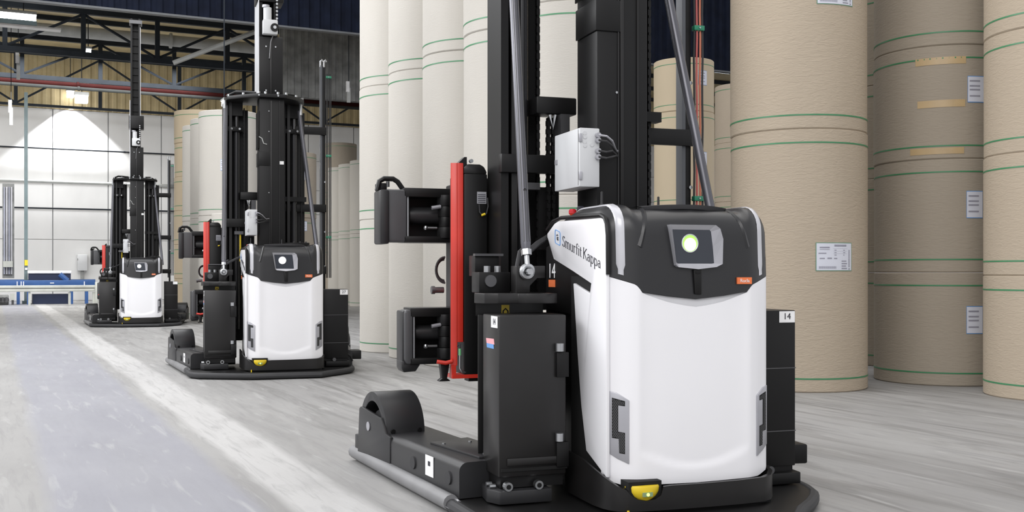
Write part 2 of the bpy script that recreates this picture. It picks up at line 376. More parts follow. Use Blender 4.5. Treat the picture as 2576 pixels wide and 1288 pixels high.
# lamps
def lamp_at(u, v, c, wd, hh, label, power=0, mtl=LAMP):
    p = at_c(u, v, c); r = empty('bay_lamp', p); r.rotation_euler = (0, 0, A); tag(r, label, 'ceiling lamp', 'lamps under the far roof')
    MB().box(-wd/2, wd/2, -.2, .2, hh*.25, hh*.6).build('housing', LBEAM, r, .02)
    MB().box(-wd/2+.03, wd/2-.03, -.18, .18, -hh*.5, hh*.25).build('diffuser', mtl, r, .02)
    MB().cyl((0, 0, hh*.6), (0, 0, 10.8-p.z), .015, 6).build('drop_rod', BEAM, r)
    if power:
        l = bpy.data.lights.new('bay_spot', 'SPOT'); l.energy = power; l.spot_size = math.radians(97); l.spot_blend = .12; l.shadow_soft_size = .15
        o = bpy.data.objects.new('bay_spot', l); COL.objects.link(o); o.location = p-EZ*(hh*.5+.06)
    return r
lamp_at(205, 247, 43, .5, .36, 'white boxy bay lamp just right of the brightest lamp')
lamp_at(177, 235, 49.45, .34, .34, 'brightest bay lamp throwing a cone of light on the far wall', 2500)
lamp_at(222, 130, 37, .2, .22, 'small bright bay lamp high beside the sloping brace pipe', 300)
lamp_at(564, 258, 27, .13, .16, 'small bright lamp left of the middle vehicle mast head', 60)
lamp_at(1822, 180, 38, .9, .1, 'slim lamp glimpsed between the far right roll stack and the tan stack', 60, LAMP2)
r = empty('strip_light', at_c(40, 42, 34)); r.rotation_euler = (0, 0, A); tag(r, 'long cool white strip light at the top left corner', 'ceiling lamp')
MB().box(-1.6, .55, -.14, .14, .08, .17).build('housing', LBEAM, r, .01); MB().box(-1.58, .53, -.13, .13, -.10, .08).build('diffuser', LAMP, r)
MB().box(-1.6, .55, -.16, .2, -.24, -.11).build('reflector', mat('reflector_blue', (.35, .47, .52), .3), r); MB().box(-1.6, 1.2, -.16, .2, -.30, -.25).build('lower_lip', WPRINT, r)
for x in (-1.2, .2): MB().cyl((x, 0, .17), (x, 0, 10.8-at_c(40, 42, 34).z), .015, 6).build('drop_rod', BEAM, r)
# blue conveyor and guard rail
CC = 44.5
r = empty('conveyor', hall(0, 0)); tag(r, 'blue roller conveyor frame running along the far wall at left', 'conveyor')
hallbox('side_beam', -60, 240, 705, 722, CC, .25, BLUE, r, .01); hallbox('rear_beam', -60, 240, 703, 712, CC+1.6, .15, BLUE, r)
for u in (46, 72, 180, 218): hallbox('leg', u-4, u+4, 722, 766, CC+.05, .2, BLUE, r)
for k in range(22): p = hall(-20.2+k*.42, CC+.25, .93); MB().cyl(p, p+E2*1.35, .06, 8).build('roller', DSTEEL, r)
hallbox('hood_panel', 72, 178, 688, 706, CC+.5, .5, NAVYP, r); hallbox('hood_cover', 70, 180, 681, 688, CC+.45, .8, WPRINT, r, .02)
hallbox('sump_tray', 82, 174, 740, 765, CC+.3, 1.0, NAVYP, r); hallbox('plate', 126, 136, 711, 713, CC-.02, .03, WPRINT, r)
p = at_c(150, 690, CC+.2); q = at_c(170, 706, CC+.2); MB().cyl(p, q, .1, 8).build('gas_strut', BLUE, r)
for u, s_ in ((42, 1), (52, 1), (58, 1), (211, 1)): hallbox('bracket', u, u+2.5, 708, 719, CC-.03, .05, PAPR, r)
r = empty('motor_unit', hall(0, 0)); tag(r, 'dark drive unit with a cream switch box under the conveyor, far left', 'motor')
hallbox('gearbox', -20, 22, 742, 768, CC-.2, .5, GCLAD, r, .03); hallbox('switch_box', 26, 37, 739, 755, CC-.4, .3, CREAM, r); hallbox('stand', 29, 35, 755, 768, CC-.3, .2, DSTEEL, r)
for k in range(3): p = at_c(-2+9*k, 754, CC-.25); MB().cyl(p, p-E2*.2, .1, 12).build('motor_fan', DSTEEL, r)
CR = 42.8
r = empty('guard_rail', hall(0, 0)); tag(r, 'cream steel guard rail in front of the blue conveyor', 'guard rail')
hallbox('top_rail', -60, 240, 718, 726, CR, .12, CREAM, r, .02); hallbox('lower_rail', -60, 238, 727, 735, CR, .1, CREAM, r, .02); hallbox('web', -60, 238, 722, 730, CR+.06, .04, mat('rail_shade', (.3, .31, .3), .6), r)
hallbox('end_post', 240, 247, 710, 800, CR-.1, .2, CREAM, r, .01)
for u in (74, 175, 236): hallbox('post', u-3, u+3, 735, 800, CR+.05, .12, CREAM, r)

# ------------------------------------------------------------------ paper rolls
def patch(R, a0, a1, z0, z1, off=.004, n=8):
    mb = MB(); V = []
    for i in range(n+1):
        a = a0+(a1-a0)*i/n
        for z in (z0, z1): V.append(((R+off)*math.cos(a), (R+off)*math.sin(a), z))
    mb.add(V, [(2*i, 2*i+2, 2*i+3, 2*i+1) for i in range(n)]); return mb
def roll_meshes(R, H, m, seg=72):
    b = MB(); e = .012
    b.lathe([(.05, .01), (R-e, 0), (R, e), (R, H-e), (R-e, H-.001), (.05, H-.01)], (0, 0, 0), seg)
    rings = []
    ng = 40
    for zz in (.14, H-.14):
        g = MB(); g.lathe([(R-.001, zz-.0075), (R+.003, zz-.0075), (R+.003, zz+.0075), (R-.001, zz+.0075)], (0, 0, 0), seg); rings.append(g.mesh('strap', GBAND))
    return b.mesh('paper_roll', m), rings
RC = {}
POS = ['on the floor', 'second up', 'third up', 'fourth up', 'fifth up', 'sixth up']
def stack(cx, cy, R, hs, m, where, group, labels=(), bands=True, rot=0):
    z = 0; n = len(hs); out = []
    for i, H in enumerate(hs):
        key = (round(R, 3), round(H, 3), m.name)
        if key not in RC: RC[key] = roll_meshes(R, H, m)
        body, rings = RC[key]
        o = bpy.data.objects.new('paper_roll', body); COL.objects.link(o)
        dx = random.uniform(-.008, .008) if i else 0
        o.location = (cx+dx, cy+random.uniform(-.008, .008) if i else cy, z); o.rotation_euler = (0, 0, rot+random.uniform(-.4, .4)*0)
        pos = POS[i]+(', topmost' if i == n-1 and n > 1 else '')
        col = {'kraft_pale': 'pale kraft', 'kraft_tan': 'tan kraft', 'kraft_brown': 'brown kraft', 'kraft_yellow': 'yellowish kraft'}[m.name]
        tag(o, f'{col} roll, {pos}, {where}', 'paper roll', group)
        for rg in rings:
            if bands: s_ = bpy.data.objects.new('strap', rg); COL.objects.link(s_); s_.parent = o
        out.append(o); z += H
    return out
# pale stacks in a row behind the vehicles
L_ST = []
names = ['leftmost tall stack left of the clamp', 'second tall pale stack from left', 'third tall pale stack from left', 'pale stack just left of near mast', 'pale stack between the near masts']
for i in range(5):
    L_ST.append(stack(-1.707+.6*i, 16.7-1.245*i, .68, [2.03, 2.03, 2.03, 2.03], KPALE, names[i], 'paper rolls in the tall pale row'))
def label_on(roll, u, v0, v1, wpx, style='big', edge=BPRINT):
    """shipping label stuck on a roll's side, facing where the camera's ray meets it"""
    cx, cy, cz = roll.location; R = max(abs(c[0]) for c in roll.bound_box)
    R = roll.bound_box[6][0]
    k = (u-1288)/FPX                      # ray (k t, t)
    aa = k*k+1; bb = -2*(k*cx+cy); cc = cx*cx+cy*cy-R*R; D = bb*bb-4*aa*cc
    t = (-bb-math.sqrt(max(D, 0)))/(2*aa); px, py = k*t-cx, t-cy; a = math.atan2(py, px)
    z0 = EYE+(HOR-v1)/FPX*t-cz; z1 = EYE+(HOR-v0)/FPX*t-cz
    hw = wpx/2
    fac = abs(math.sin(a-math.atan2(1, k)+PI/2)) if False else abs(math.cos(a-(math.atan2(-1, -k))))
    da = (hw/FPX*t)/(R*max(fac, .35))
    g = patch(R, a-da*1.04, a+da*1.04, z0-.008, z1+.008, .003).build('shipping_label', edge, roll)
    patch(R, a-da, a+da, z0, z1, .005).build('sheet', PAPR, g)
    if style == 'big':
        mb = MB(); H = z1-z0
        def bar(x0, x1, y0, y1):
            q = patch(R, a-da+2*da*x0, a-da+2*da*x1, z0+H*y0, z0+H*y1, .0065, 3); mb.add(q.v, q.f)
        for x0, x1, y0, y1 in [(.47, .83, .88, .95), (.08, .34, .82, .87), (.08, .34, .76, .78), (.05, .25, .61, .65), (.08, .21, .42, .46), (.28, .4, .42, .47), (.46, .55, .42, .46), (.47, .53, .73, .76), (.47, .53, .64, .67), (.47, .53, .55, .58), (.73, .78, .73, .76), (.73, .79, .64, .67), (.73, .77, .55, .58), (.68, .83, .32, .36), (.68, .85, .23, .27), (.68, .82, .14, .18), (.68, .85, .05, .09), (.9, .95, .03, .07), (.44, .85, .8, .805), (.44, .85, .7, .705), (.44, .85, .61, .615)]: bar(x0, x1, y0, y1)
        x = .06
        while x < .52: bar(x, x+.009, .06, .15); x += .018
        y = .12
        while y < .76: bar(.9, .945, y, y+.012); y += .024
        mb.build('print', GPR, g, smooth=False)
    else:
        mb = MB(); H = z1-z0
        for y0 in (.8, .6, .45, .2):
            q = patch(R, a-da*.8, a+da*.5, z0+H*y0, z0+H*(y0+.06), .0065, 3); mb.add(q.v, q.f)
        mb.build('print', GPR, g, smooth=False)
    return g
ra = stack(3.09, 11.47, .713, [2.68, 2.62, 2.6], KTAN, 'large tan stack right of near truck', 'paper rolls in the near tan stack')
label_on(ra[0], 2101, 612, 680, 84, 'big', mat('label_edge', (.16, .3, .2), .6)); label_on(ra[1], 2104, -60, 10, 84, 'big', mat('label_edge', (.16, .3, .2), .6))
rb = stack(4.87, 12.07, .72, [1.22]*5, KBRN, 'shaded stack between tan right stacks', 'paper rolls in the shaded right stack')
label_on(rb[0], 2452, 772, 838, 36, 's'); label_on(rb[1], 2452, 482, 547, 36, 's'); label_on(rb[2], 2455, 193, 256, 36, 's')
def tape_on(roll, u0, u1, v0, v1):
    cx, cy, cz = roll.location; R = roll.bound_box[6][0]; an = []
    for u in (u0, u1):
        k = (u-1288)/FPX; aa = k*k+1; bb = -2*(k*cx+cy); cc = cx*cx+cy*cy-R*R
        t = (-bb-math.sqrt(max(bb*bb-4*aa*cc, 0)))/(2*aa); an.append((math.atan2(t-cy, k*t-cx), t))
    z0 = EYE+(HOR-v1)/FPX*an[0][1]-cz; z1 = EYE+(HOR-v0)/FPX*an[0][1]-cz
    patch(R, an[0][0], an[1][0], z0, z1, .003, 12).build('tape_strip', TAPE, roll)
tape_on(rb[2], 2303, 2430, 150, 168); tape_on(rb[2], 2308, 2428, 256, 274); tape_on(rb[2], 2290, 2425, 376, 392)
stack(5.44, 10.52, .71, [1.19, 1.18, 1.18, 1.2, 1.2], KTAN, 'stack at the right edge', 'paper rolls in the right edge stack')
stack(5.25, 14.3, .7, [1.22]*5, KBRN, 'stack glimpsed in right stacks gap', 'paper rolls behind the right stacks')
# far right
rc = stack(3.98, 24.6, .69, [2.72, 2.15, 1.2], KFAR, 'far stack behind near cable post', 'paper rolls in the far right stack')
label_on(rc[1], 1768, 383, 418, 20, 's'); label_on(rc[2], 1768, 178, 213, 20, 's')
stack(6.07, 28.1, .7, [1.53]*4, KTAN, 'sliver stack left of large tan', 'paper rolls behind the tan stack')
# middle distance
rd = stack(-6.82, 25.58, .7, [2.56, 2.48], KPALE, 'widest stack left of middle truck', 'paper rolls in the row left of the middle vehicle')
label_on(rd[1], 560, 402, 428, 10, 's')
stack(-7.45, 26.98, .7, [2.56, 2.5], KPALE, 'first sliver left of widest stack', 'paper rolls in the row left of the middle vehicle')
stack(-8.07, 28.35, .69, [2.56, 2.52], KPALE, 'second sliver left of widest stack', 'paper rolls in the row left of the middle vehicle')
stack(-8.90, 30.3, .7, [1.05, .95, .95, .95, .95, .92], KFAR, 'stack nearest the farthest truck', 'short paper rolls in the yellowish stack')
stack(-5.62, 22.3, .66, [2.44], KPALE, 'low stack behind middle truck clamp', 'single low paper roll')
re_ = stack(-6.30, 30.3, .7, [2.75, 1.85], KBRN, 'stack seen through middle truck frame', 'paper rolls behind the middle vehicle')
label_on(re_[1], 760, 430, 452, 14, 's'); label_on(re_[0], 765, 558, 580, 14, 's')
stack(-7.5, 33.2, .6, [2.3, 2.3, 1.5], KTAN, 'dim stack behind middle truck mast', 'paper rolls deep behind the middle mast')
for i, n_ in enumerate(['nearest of three slim far stacks', 'middle of three slim far stacks', 'farthest of three slim far stacks']):
    stack(-5.15-.62*i, 38.3+1.3*i, .69, [2.6, 2.62], KPALE, n_, 'paper rolls right of the middle vehicle')
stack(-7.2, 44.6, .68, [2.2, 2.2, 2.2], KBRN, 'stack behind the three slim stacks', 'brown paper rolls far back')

# ------------------------------------------------------------------ the driverless clamp vehicles
def lerp(pts, x):
    if x <= pts[0][0]: return pts[0][1]
    for (a, b), (c, d_) in zip(pts, pts[1:]):
        if x <= c: return b+(d_-b)*(x-a)/(c-a)
    return pts[-1][1]
YF = [(-.452, .07), (-.448, .04), (-.437, .018), (-.355, -.028), (-.315, -.043), (-.29, -.049), (-.15, -.056), (0, -.058), (.15, -.056), (.29, -.049), (.315, -.043), (.355, -.028), (.437, .018), (.448, .04), (.452, .07)]
ZL = [(-.452, 1.21), (-.43, 1.20), (-.318, 1.163), (-.285, 1.125), (-.15, 1.105), (0, 1.09), (.15, 1.105), (.285, 1.125), (.318, 1.16), (.43, 1.20), (.452, 1.21)]
XS = [-.452, -.45, -.446, -.44, -.43, -.41, -.385, -.36, -.34, -.325, -.313, -.30, -.285, -.25, -.2, -.15, -.1, -.05, 0, .05, .1, .15, .2, .25, .285, .30, .313, .325, .34, .36, .385, .41, .43, .44, .446, .45, .452]
def ztop(x):
    ax = abs(x); z = lerp([(0, 1.545), (.22, 1.535), (.29, 1.528), (.33, 1.555), (.39, 1.553), (.42, 1.54), (.444, 1.52), (.452, 1.49)], ax); return z
def hoodp(x, t):   # t 0..1 up the front, 1..2 over the top to the back
    yf = lerp(YF, x); zt = ztop(x); zl = lerp(ZL, x)
    if t <= 1:   # front with rounded brow
        z = zl+(zt-zl)*math.sin(min(t, 1)*PI/2) if False else None
        s_ = t
        if s_ < .6: return (x, yf+.012*s_/.6, zl+(zt-.12-zl)*s_/.6)
        a = (s_-.6)/.4*PI/2
        return (x, yf+.012+.13*(1-math.cos(a)), zt-.12+.12*math.sin(a))
    s_ = t-1; y0 = yf+.142; y1 = .78
    zz = zt-.10*max(0, (s_-.45)/.55)**1.6
    return (x, y0+(y1-y0)*s_, zz+(.012*math.sin(s_*PI) if abs(x) < .3 else .0))

def make_vehicle():
    T = empty('clamp_truck')
    X, Y, Z = Vector((1, 0, 0)), Vector((0, 1, 0)), Vector((0, 0, 1))
    # ---- base plate, bumper
    out = [(-1.27, 2.2), (-1.175, 1.3), (-1.085, .5), (-1.06, .1), (-.98, -.04), (-.40, -.33), (.37, -.345), (.50, -.19), (.62, -.08), (.72, .03), (.79, .13), (.83, .24), (.855, .38), (.91, 1.2), (1.0, 2.2)]
    MB().zprism(out+[(.85, 2.2), (.66, 1.1), (-.72, 1.1), (-.95, 2.2)], .045, .070).build('base_plate', BLACK, T, .004)
    path = []
    for i, p in enumerate(out):
        path.append((p[0]+(0), p[1], .045))
    # left aluminium guard strip
    MB().tube([(p[0], p[1], .042) for p in out[2:13]], .034, 10).build('rubber_bumper', RUB, T)
    MB().tube([(p[0], p[1], .042) for p in out[12:]], .034, 10).build('rubber_bumper', RUB, T)
    MB().tube([(p[0], p[1], .042) for p in out[:3]], .034, 10).build('rubber_bumper', RUB, T)
    MB().tube([(p[0]-.004, p[1], .056) for p in (out[0], out[1], out[2])], .042, 12).build('bumper_profile', mat('worn_aluminium', (.22, .22, .225), .5, .3), T, label='worn pale profile along the left leg')
    m = MB()
    o0, o1 = Vector((-1.265, 2.15, 0)), Vector((-1.08, .45, 0)); nrm = Vector((-.99, -.11, 0))
    m.add([o0+Z*.078+nrm*-.02, o1+Z*.078+nrm*-.02, o1+nrm*.036+Z*.04, o0+nrm*.036+Z*.04, o0+Z*.07+nrm*-.03, o1+Z*.07+nrm*-.03, o1+nrm*.03+Z*.035, o0+nrm*.03+Z*.035],
          [(0, 1, 2, 3), (7, 6, 5, 4), (0, 3, 7, 4), (1, 5, 6, 2), (0, 4, 5, 1), (3, 2, 6, 7)])
    st = m.build('guard_strip', ALU, T, label='worn aluminium strip along the left leg')
    b_ = MB()
    for k in range(9): c = o0.lerp(o1, (k+.5)/9)+nrm*.012+Z*.062; b_.cyl(c, c+Vector((-.3, 0, .8))*.008, .007, 6)
    b_.build('screws', STEEL, st)['kind'] = 'stuff'
    # ---- legs
    def leg(sg):
        def q(s_, r_, z): # along, inward, up
            x = -1.05-.147*s_+.989*r_; y = .487+.989*s_+.147*r_
            return Vector((x if sg < 0 else -.17-x, y, z))
        sx = 1 if sg < 0 else -1
        ax = (q(1, 0, 0)-q(0, 0, 0)); rx = (q(0, 1, 0)-q(0, 0, 0))
        m = MB(); W = .38
        prof = [(0, .075)]+[(.045-.045*math.cos(a), .212+.045*math.sin(a)) for a in [PI/2*i/5 for i in range(6)]]+[(W-.045+.045*math.sin(a), .212+.045*math.cos(a)) for a in [PI/2*i/5 for i in range(6)]]+[(W, .075)]
        m.prism(prof, q(0, 0, 0), rx, Z, ax*1.52)
        lg = m.build('leg', GREYP, T, 0)
        # upright side plate of the wheel housing
        sp = [(.98, .08), (.98, .25), (1.06, .262), (1.09, .30), (1.14, .345), (1.5, .375), (1.53, .36), (1.56, .08)]
        MB().prism(sp, q(0, -.006, 0), ax, Z, rx*.02).build('side_plate', GREYP, lg, .003)
        m = MB(); c = 1.32; n = 20
        ring = [(c+.235*math.cos(PI*i/n), .25+.235*math.sin(PI*i/n)) for i in range(n+1)]
        ring = [(c+.24, .09)]+ring+[(c-.24, .235)]+[(c+.178*math.cos(PI*(n-i)/n), .25+.178*math.sin(PI*(n-i)/n)) for i in range(n+1)]+[(c+.178, .09)]
        m.prism(ring, q(0, .01, 0), ax, Z, rx*.25)
        wh = m.build('wheel_housing', GREYP, lg, .004)
        m = MB()
        for rr_ in (.05, .22): p = q(c-.245, rr_, .27); MB().cyl(p, p-ax*.012, .014, 10).build('housing_bolt', BLACK, wh)
        m = MB()
        p = q(c, .06, .22); m.cyl(p, p+rx*.15, .15, 28); p2 = q(c, .045, .22); m.cyl(p2, p2+rx*.18, .07, 20)
        m.build('load_wheel', RUB, lg)
        # top cover plate, discs, label, tail light
        m = MB(); m.prism([(.06, .14), (.62, .0+.10), (.68, .36), (.06, .37)], q(0, 0, .257), ax, rx, Z*.012); m.build('cover_plate', GREYP, lg, .002)
        m = MB(); 
        for s_, r_ in ((.52, .14), (.52, .3), (.12, .2)): p = q(s_, r_, .269); m.cyl(p, p+Z*.006, .01, 8)
        m.build('cover_screws', STEEL, lg)['kind'] = 'stuff'
        for s_ in (.13, .62): p = q(s_, 0, .16); MB().cyl(p, p-rx*.008, .035, 20).build('side_plug', RUB, lg)
        if sg < 0:
            MB().prism([(.33, .125), (.44, .125), (.44, .235), (.33, .235)], q(0, -.002, 0), ax, Z, -rx*.002).build('sticker', WPRINT, lg, label='white sticker')
            MB().prism([(.37, .18), (.40, .18), (.40, .205), (.37, .205)], q(0, -.0045, 0), ax, Z, -rx*.001).build('sticker_mark', PRINT, lg)
            p = q(1.35, -.008, .27); MB().cyl(p, p-rx*.004, .028, 16).build('axle_cap', SILV, lg, label='pale axle cap')
        m = MB(); m.prism([(1.57, .01), (1.66, .01), (1.66, .14), (1.57, .14)], q(0, 0, .08), ax, rx, Z*.10); tl = m.build('tail_block', GREYP, lg, .006)
        p = q(1.615, .075, .18); MB().cyl(p, p+Z*.02, .035, 16).build('tail_lamp', ORG, lg, label='orange lamp')
        return lg
    leg(-1); leg(1)
    # ---- chassis and rear body
    MB().box(-.42, .42, .07, .93, .09, 1.36).build('chassis', BLACK, T, .01)
    side = [(.88, 1.36), (.88, 1.02), (.52, 1.0), (.48, .55), (.40, .32), (.42, .10), (.02, .10), (.02, 1.3), (.30, 1.42), (.60, 1.42)]
    for sx in (-1, 1): MB().prism(side, (sx*.42, 0, 0), Y, Z, (sx*.015, 0, 0)).build('side_shield', BLACK, T, .003)
    # ---- white side panels
    pan = [(-.005, .235), (.235, .325), (.30, .55), (.345, .80), (.40, 1.165), (.19, 1.115), (.175, 1.165), (.40, 1.225), (.67, 1.292), (.765, 1.415), (.765, 1.435), (.66, 1.485), (.61, 1.495), (.06, 1.485), (.035, 1.478), (.01, 1.455), (.0, 1.42)]
    for sx in (-1, 1):
        sp_ = MB().prism([(y*1.05+.005+(.08 if sx > 0 and y < .1 else 0), z) for y, z in pan], (sx*.436, 0, 0), Y, Z, (sx*.02, 0, 0)).build('side_panel', WHITE, T, .005)
        if sx < 0:
            n0 = Vector((-.491, 0, 0))
            base0 = Vector((-.4565, .575, 1.362)); base1 = Vector((-.4565, .062, 1.238))
            axd = (base1-base0).normalized()
            serif_text('lettering', 'Smurfit Kappa', base0, axd, Z, .056, (base1-base0).length, PRINT, sp_)['label'] = 'dark serif lettering reading Smurfit Kappa'
            m = MB(); o = Vector((-.4565, .645, 1.408)); ring = []
            h = .036
            for cx_, cy_, a0 in ((h-.012, h-.012, 0), (-h+.012, h-.012, 90), (-h+.012, -h+.012, 180), (h-.012, -h+.012, 270)):
                ring += [(cx_*1.1+.012*math.cos(math.radians(a0+30*k)), cy_+.012*math.sin(math.radians(a0+30*k))) for k in range(4)]
            for i in range(len(ring)):
                a_, b2 = ring[i], ring[(i+1) % len(ring)]
                stroke(m, [a_, b2], o, axd, Z, Vector((-.0015, 0, 0)), 1, .004, .007)
            m.build('emblem_ring', BPRINT, sp_, smooth=False)
            m = MB()
            for s_ in ([(-.016, .006), (-.006, .014), (.006, .012)], [(-.012, -.004), (.0, .002), (.014, .0)], [(-.006, -.016), (.004, -.008), (.014, -.012)], [(.0, .002), (-.01, -.012)]):
                stroke(m, s_, o, axd, Z, Vector((-.0015, 0, 0)), 1, .005, .006)
            m.build('emblem_mark', PRINT, sp_, smooth=False)
    # ---- white front shell
    def shell(z0f, z1f, xs, off, nz, t0=0):
        mb = MB(); V = []; n = len(xs)
        for j in range(nz+1):
            for x in xs:
                z0 = z0f(x); z1 = z1f(x); z = z0+(z1-z0)*j/nz; V.append((x, lerp(YF, x)+off, z))
        mb.add(V, [(j*n+i, j*n+i+1, (j+1)*n+i+1, (j+1)*n+i) for j in range(nz) for i in range(n-1)]); return mb
    zb = lambda x: lerp([(-.452, .235), (-.43, .215), (-.39, .20), (0, .195), (.37, .20), (.43, .22), (.452, .25)], x)
    m = shell(zb, lambda x: lerp(ZL, x)-.036*max(0, 1-(x/.29)**2)-.002, XS, 0, 60)
    # gentle recessed front field
    for p in m.v:
        zc = .262+.95*p.x**2
        if abs(p.x) < .30 and zc < p.z: p.y += .009*min(1, (.30-abs(p.x))/.03)*min(1, (p.z-zc)/.03)
    nx = len(XS); k = len(m.v)   # right side return and left lip
    ys = [.07, .3, .6, .8]
    m.add([(.452, y, z) for y in ys for z in (.25, 1.205)], [(0, 2, 3, 1), (2, 4, 5, 3), (4, 6, 7, 5)])
    sh = m.build('front_shell', WHITE, T)
    m = shell(lambda x: lerp(ZL, x)-.038*max(0, 1-(x/.29)**2)-.003, lambda x: lerp(ZL, x)-.001, [x for x in XS if abs(x) <= .30], .012, 3)
    m.build('shell_lip', mat('lip_grey', (.62, .62, .64), .4), T)
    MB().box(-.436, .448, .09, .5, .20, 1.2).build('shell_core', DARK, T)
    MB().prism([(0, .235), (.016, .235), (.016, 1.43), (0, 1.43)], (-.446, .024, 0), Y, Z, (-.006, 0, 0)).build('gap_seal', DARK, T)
    # ---- vents on the chamfers
    for sx in (-1, 1):
        p0 = Vector((sx*.437, .018, 0)); p1 = Vector((sx*.352, -.030, 0)); ax = (p1-p0).normalized(); L_ = (p1-p0).length
        nn = Vector((ax.y, -ax.x, 0)); nn = nn if nn.y < 0 else -nn
        o = p0+ax*.003
        v_ = MB().prism([(0, .35), (.04, .325), (L_, .30), (L_, .605), (.04, .64), (0, .65)], o-nn*.004, ax, Z, nn*.010).build('vent_frame', SILV, T, .003)
        hole = [(.015, .425), (.015, .618), (.078, .602), (.078, .578), (.045, .582), (.045, .455), (.078, .450), (.078, .348), (.050, .352), (.048, .42)]
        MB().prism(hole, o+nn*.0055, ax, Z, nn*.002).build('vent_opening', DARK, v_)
        m = MB()
        def inside(x, y):
            c = False; n = len(hole)
            for i in range(n):
                x1, y1 = hole[i]; x2, y2 = hole[i-1]
                if (y1 > y) != (y2 > y) and x < (x2-x1)*(y-y1)/(y2-y1)+x1: c = not c
            return c
        stp = .0085
        for i in range(12):
            for j in range(38):
                x = .02+stp*i+(stp/2 if j % 2 else 0); y = .34+j*stp*.87
                for dx, dy in ((stp/2, stp*.87), (-stp/2, stp*.87)):
                    if inside(x, y) and inside(x+dx, y+dy):
                        a_ = o+ax*x+Z*y+nn*.0085; b2 = o+ax*(x+dx)+Z*(y+dy)+nn*.0085; d_ = (b2-a_); s_ = d_.cross(nn).normalized()*.0011
                        m.add([a_-s_, b2-s_, b2+s_, a_+s_], [(0, 1, 2, 3)])
        g_ = m.build('vent_grille', DSTEEL, v_, smooth=False); g_['kind'] = 'stuff'
    # ---- hood
    m = MB(); V = []; ts = [i/14 for i in range(15)]+[1+i/8 for i in range(1, 9)]; n = len(XS)
    for t in ts:
        for x in XS: V.append(hoodp(x, t))
    F = [(j*n+i, j*n+i+1, (j+1)*n+i+1, (j+1)*n+i) for j in range(len(ts)-1) for i in range(n-1)]
    m.add(V, F)
    for sx in (-1, 1):   # side walls
        x = sx*.452; pts = [hoodp(x, t) for t in ts]; k = len(pts)
        m.add([(x, p[1], p[2]) for p in pts]+[(x, p[1], 1.20 if p[1] < .42 else 1.37) for p in pts], [(i, i+1, k+i+1, k+i) for i in range(k-1)])
    m.add([hoodp(x, 2) for x in XS]+[(x, .78, 1.37) for x in XS], [(i, i+1, n+i+1, n+i) for i in range(n-1)])
    hood = m.build('hood', HOOD, T)
    def hpt(x, t, off=.004):
        p = Vector(hoodp(x, t)); q1 = Vector(hoodp(x+.004, t))-Vector(hoodp(x-.004, t)); q2 = Vector(hoodp(x, t+.01))-Vector(hoodp(x, t-.01))
        nn = q1.cross(q2).normalized(); nn = nn if (nn.y < 0 or nn.z > .5) else -nn
        return p+nn*off
    for sx in (-1, 1):   # light strips over the shoulders
        m = MB(); V = []; tt = [.06+.06*i for i in range(26)]
        for t in tt:
            wd = .019 if t > .14 else .012
            a_ = hpt(sx*(.384-wd), t, .001); b2 = hpt(sx*(.384-wd*.5), t, .006); c2 = hpt(sx*(.384+wd*.5), t, .006); d2 = hpt(sx*(.384+wd), t, .001); V += [a_, b2, c2, d2]
        m.add(V, [(4*i+k, 4*i+k+1, 4*i+k+5, 4*i+k+4) for i in range(len(tt)-1) for k in range(3)]); m.build('light_strip', LEDS, T)
    for sx in (-1, 1):   # raised ribs beside the recessed brow
        V = []; m = MB()
        for i in range(12):
            t = .45+.05*i; x = sx*(.296-.006*i); V += [hpt(x-.012, t, .0), hpt(x, t, .007), hpt(x+.012, t, .0)]
        m.add(V, [(3*i+k, 3*i+k+1, 3*i+k+4, 3*i+k+3) for i in range(11) for k in range(2)]); m.build('hood_rib', HOOD, hood)
    # brow lid
    m = MB(); V = []; N_ = 16
    for j in range(5):
        for i in range(N_+1):
            x = -.235+.47*i/N_; e = 1-(x/.235)**2
            y = .07-.055*e*(1)+(.10+.05*e)*j/4*1.8; V.append((x, y, 1.548+.012*e-.004*(j == 0)))
    m.add(V, [(j*(N_+1)+i, j*(N_+1)+i+1, (j+1)*(N_+1)+i+1, (j+1)*(N_+1)+i) for j in range(4) for i in range(N_)])
    K = len(m.v); m.add([(p[0], p[1]+.012, p[2]-.022) for p in V[:N_+1]], [])
    m.f += [(i, i+1, K+i+1, K+i) for i in range(N_)]
    m.build('brow_lid', mat('lid_sheen', (.06, .06, .063), .42), hood)  # lid paler than the hood: sheen from overhead light put into its colour
    # trim arch above the side panel
    for sx in (-1, 1):
        pth = [(sx*.447, .0, 1.21), (sx*.447, .003, 1.40), (sx*.447, .016, 1.455), (sx*.447, .04, 1.486), (sx*.447, .085, 1.50), (sx*.447, .62, 1.512), (sx*.447, .74, 1.498), (sx*.447, .83, 1.455)]
        MB().tube(pth if sx < 0 else [(p_[0], p_[1]+.06, p_[2]) for p_ in pth], .0105 if sx < 0 else .006, 8).build('edge_trim', BLACK, T)
    # ---- screen
    yy = -.066
    fr_out = [(-0.152, 1.452), (0.095, 1.452), (0.12, 1.435), (0.136, 1.385), (0.133, 1.262), (0.1, 1.247), (0.0, 1.236), (-0.108, 1.246), (-0.12, 1.255)]
    fr_in = [(-0.134, 1.428), (0.068, 1.428), (0.075, 1.42), (0.085, 1.345), (0.092, 1.266), (0.08, 1.264), (0.0, 1.264), (-0.106, 1.264), (-0.113, 1.27)]
    m = MB(); n = len(fr_out)
    V = [(x, yy-.010, z) for x, z in fr_out]+[(x, yy+.004, z) for x, z in fr_in]+[(x, yy+.03, z) for x, z in fr_out]
    m.add(V, [(i, (i+1) % n, (i+1) % n+n, i+n) for i in range(n)]+[(i, (i+1) % n, (i+1) % n+2*n, i+2*n) for i in range(n)])
    bz = m.build('screen_bezel', SILV, T, smooth=False)
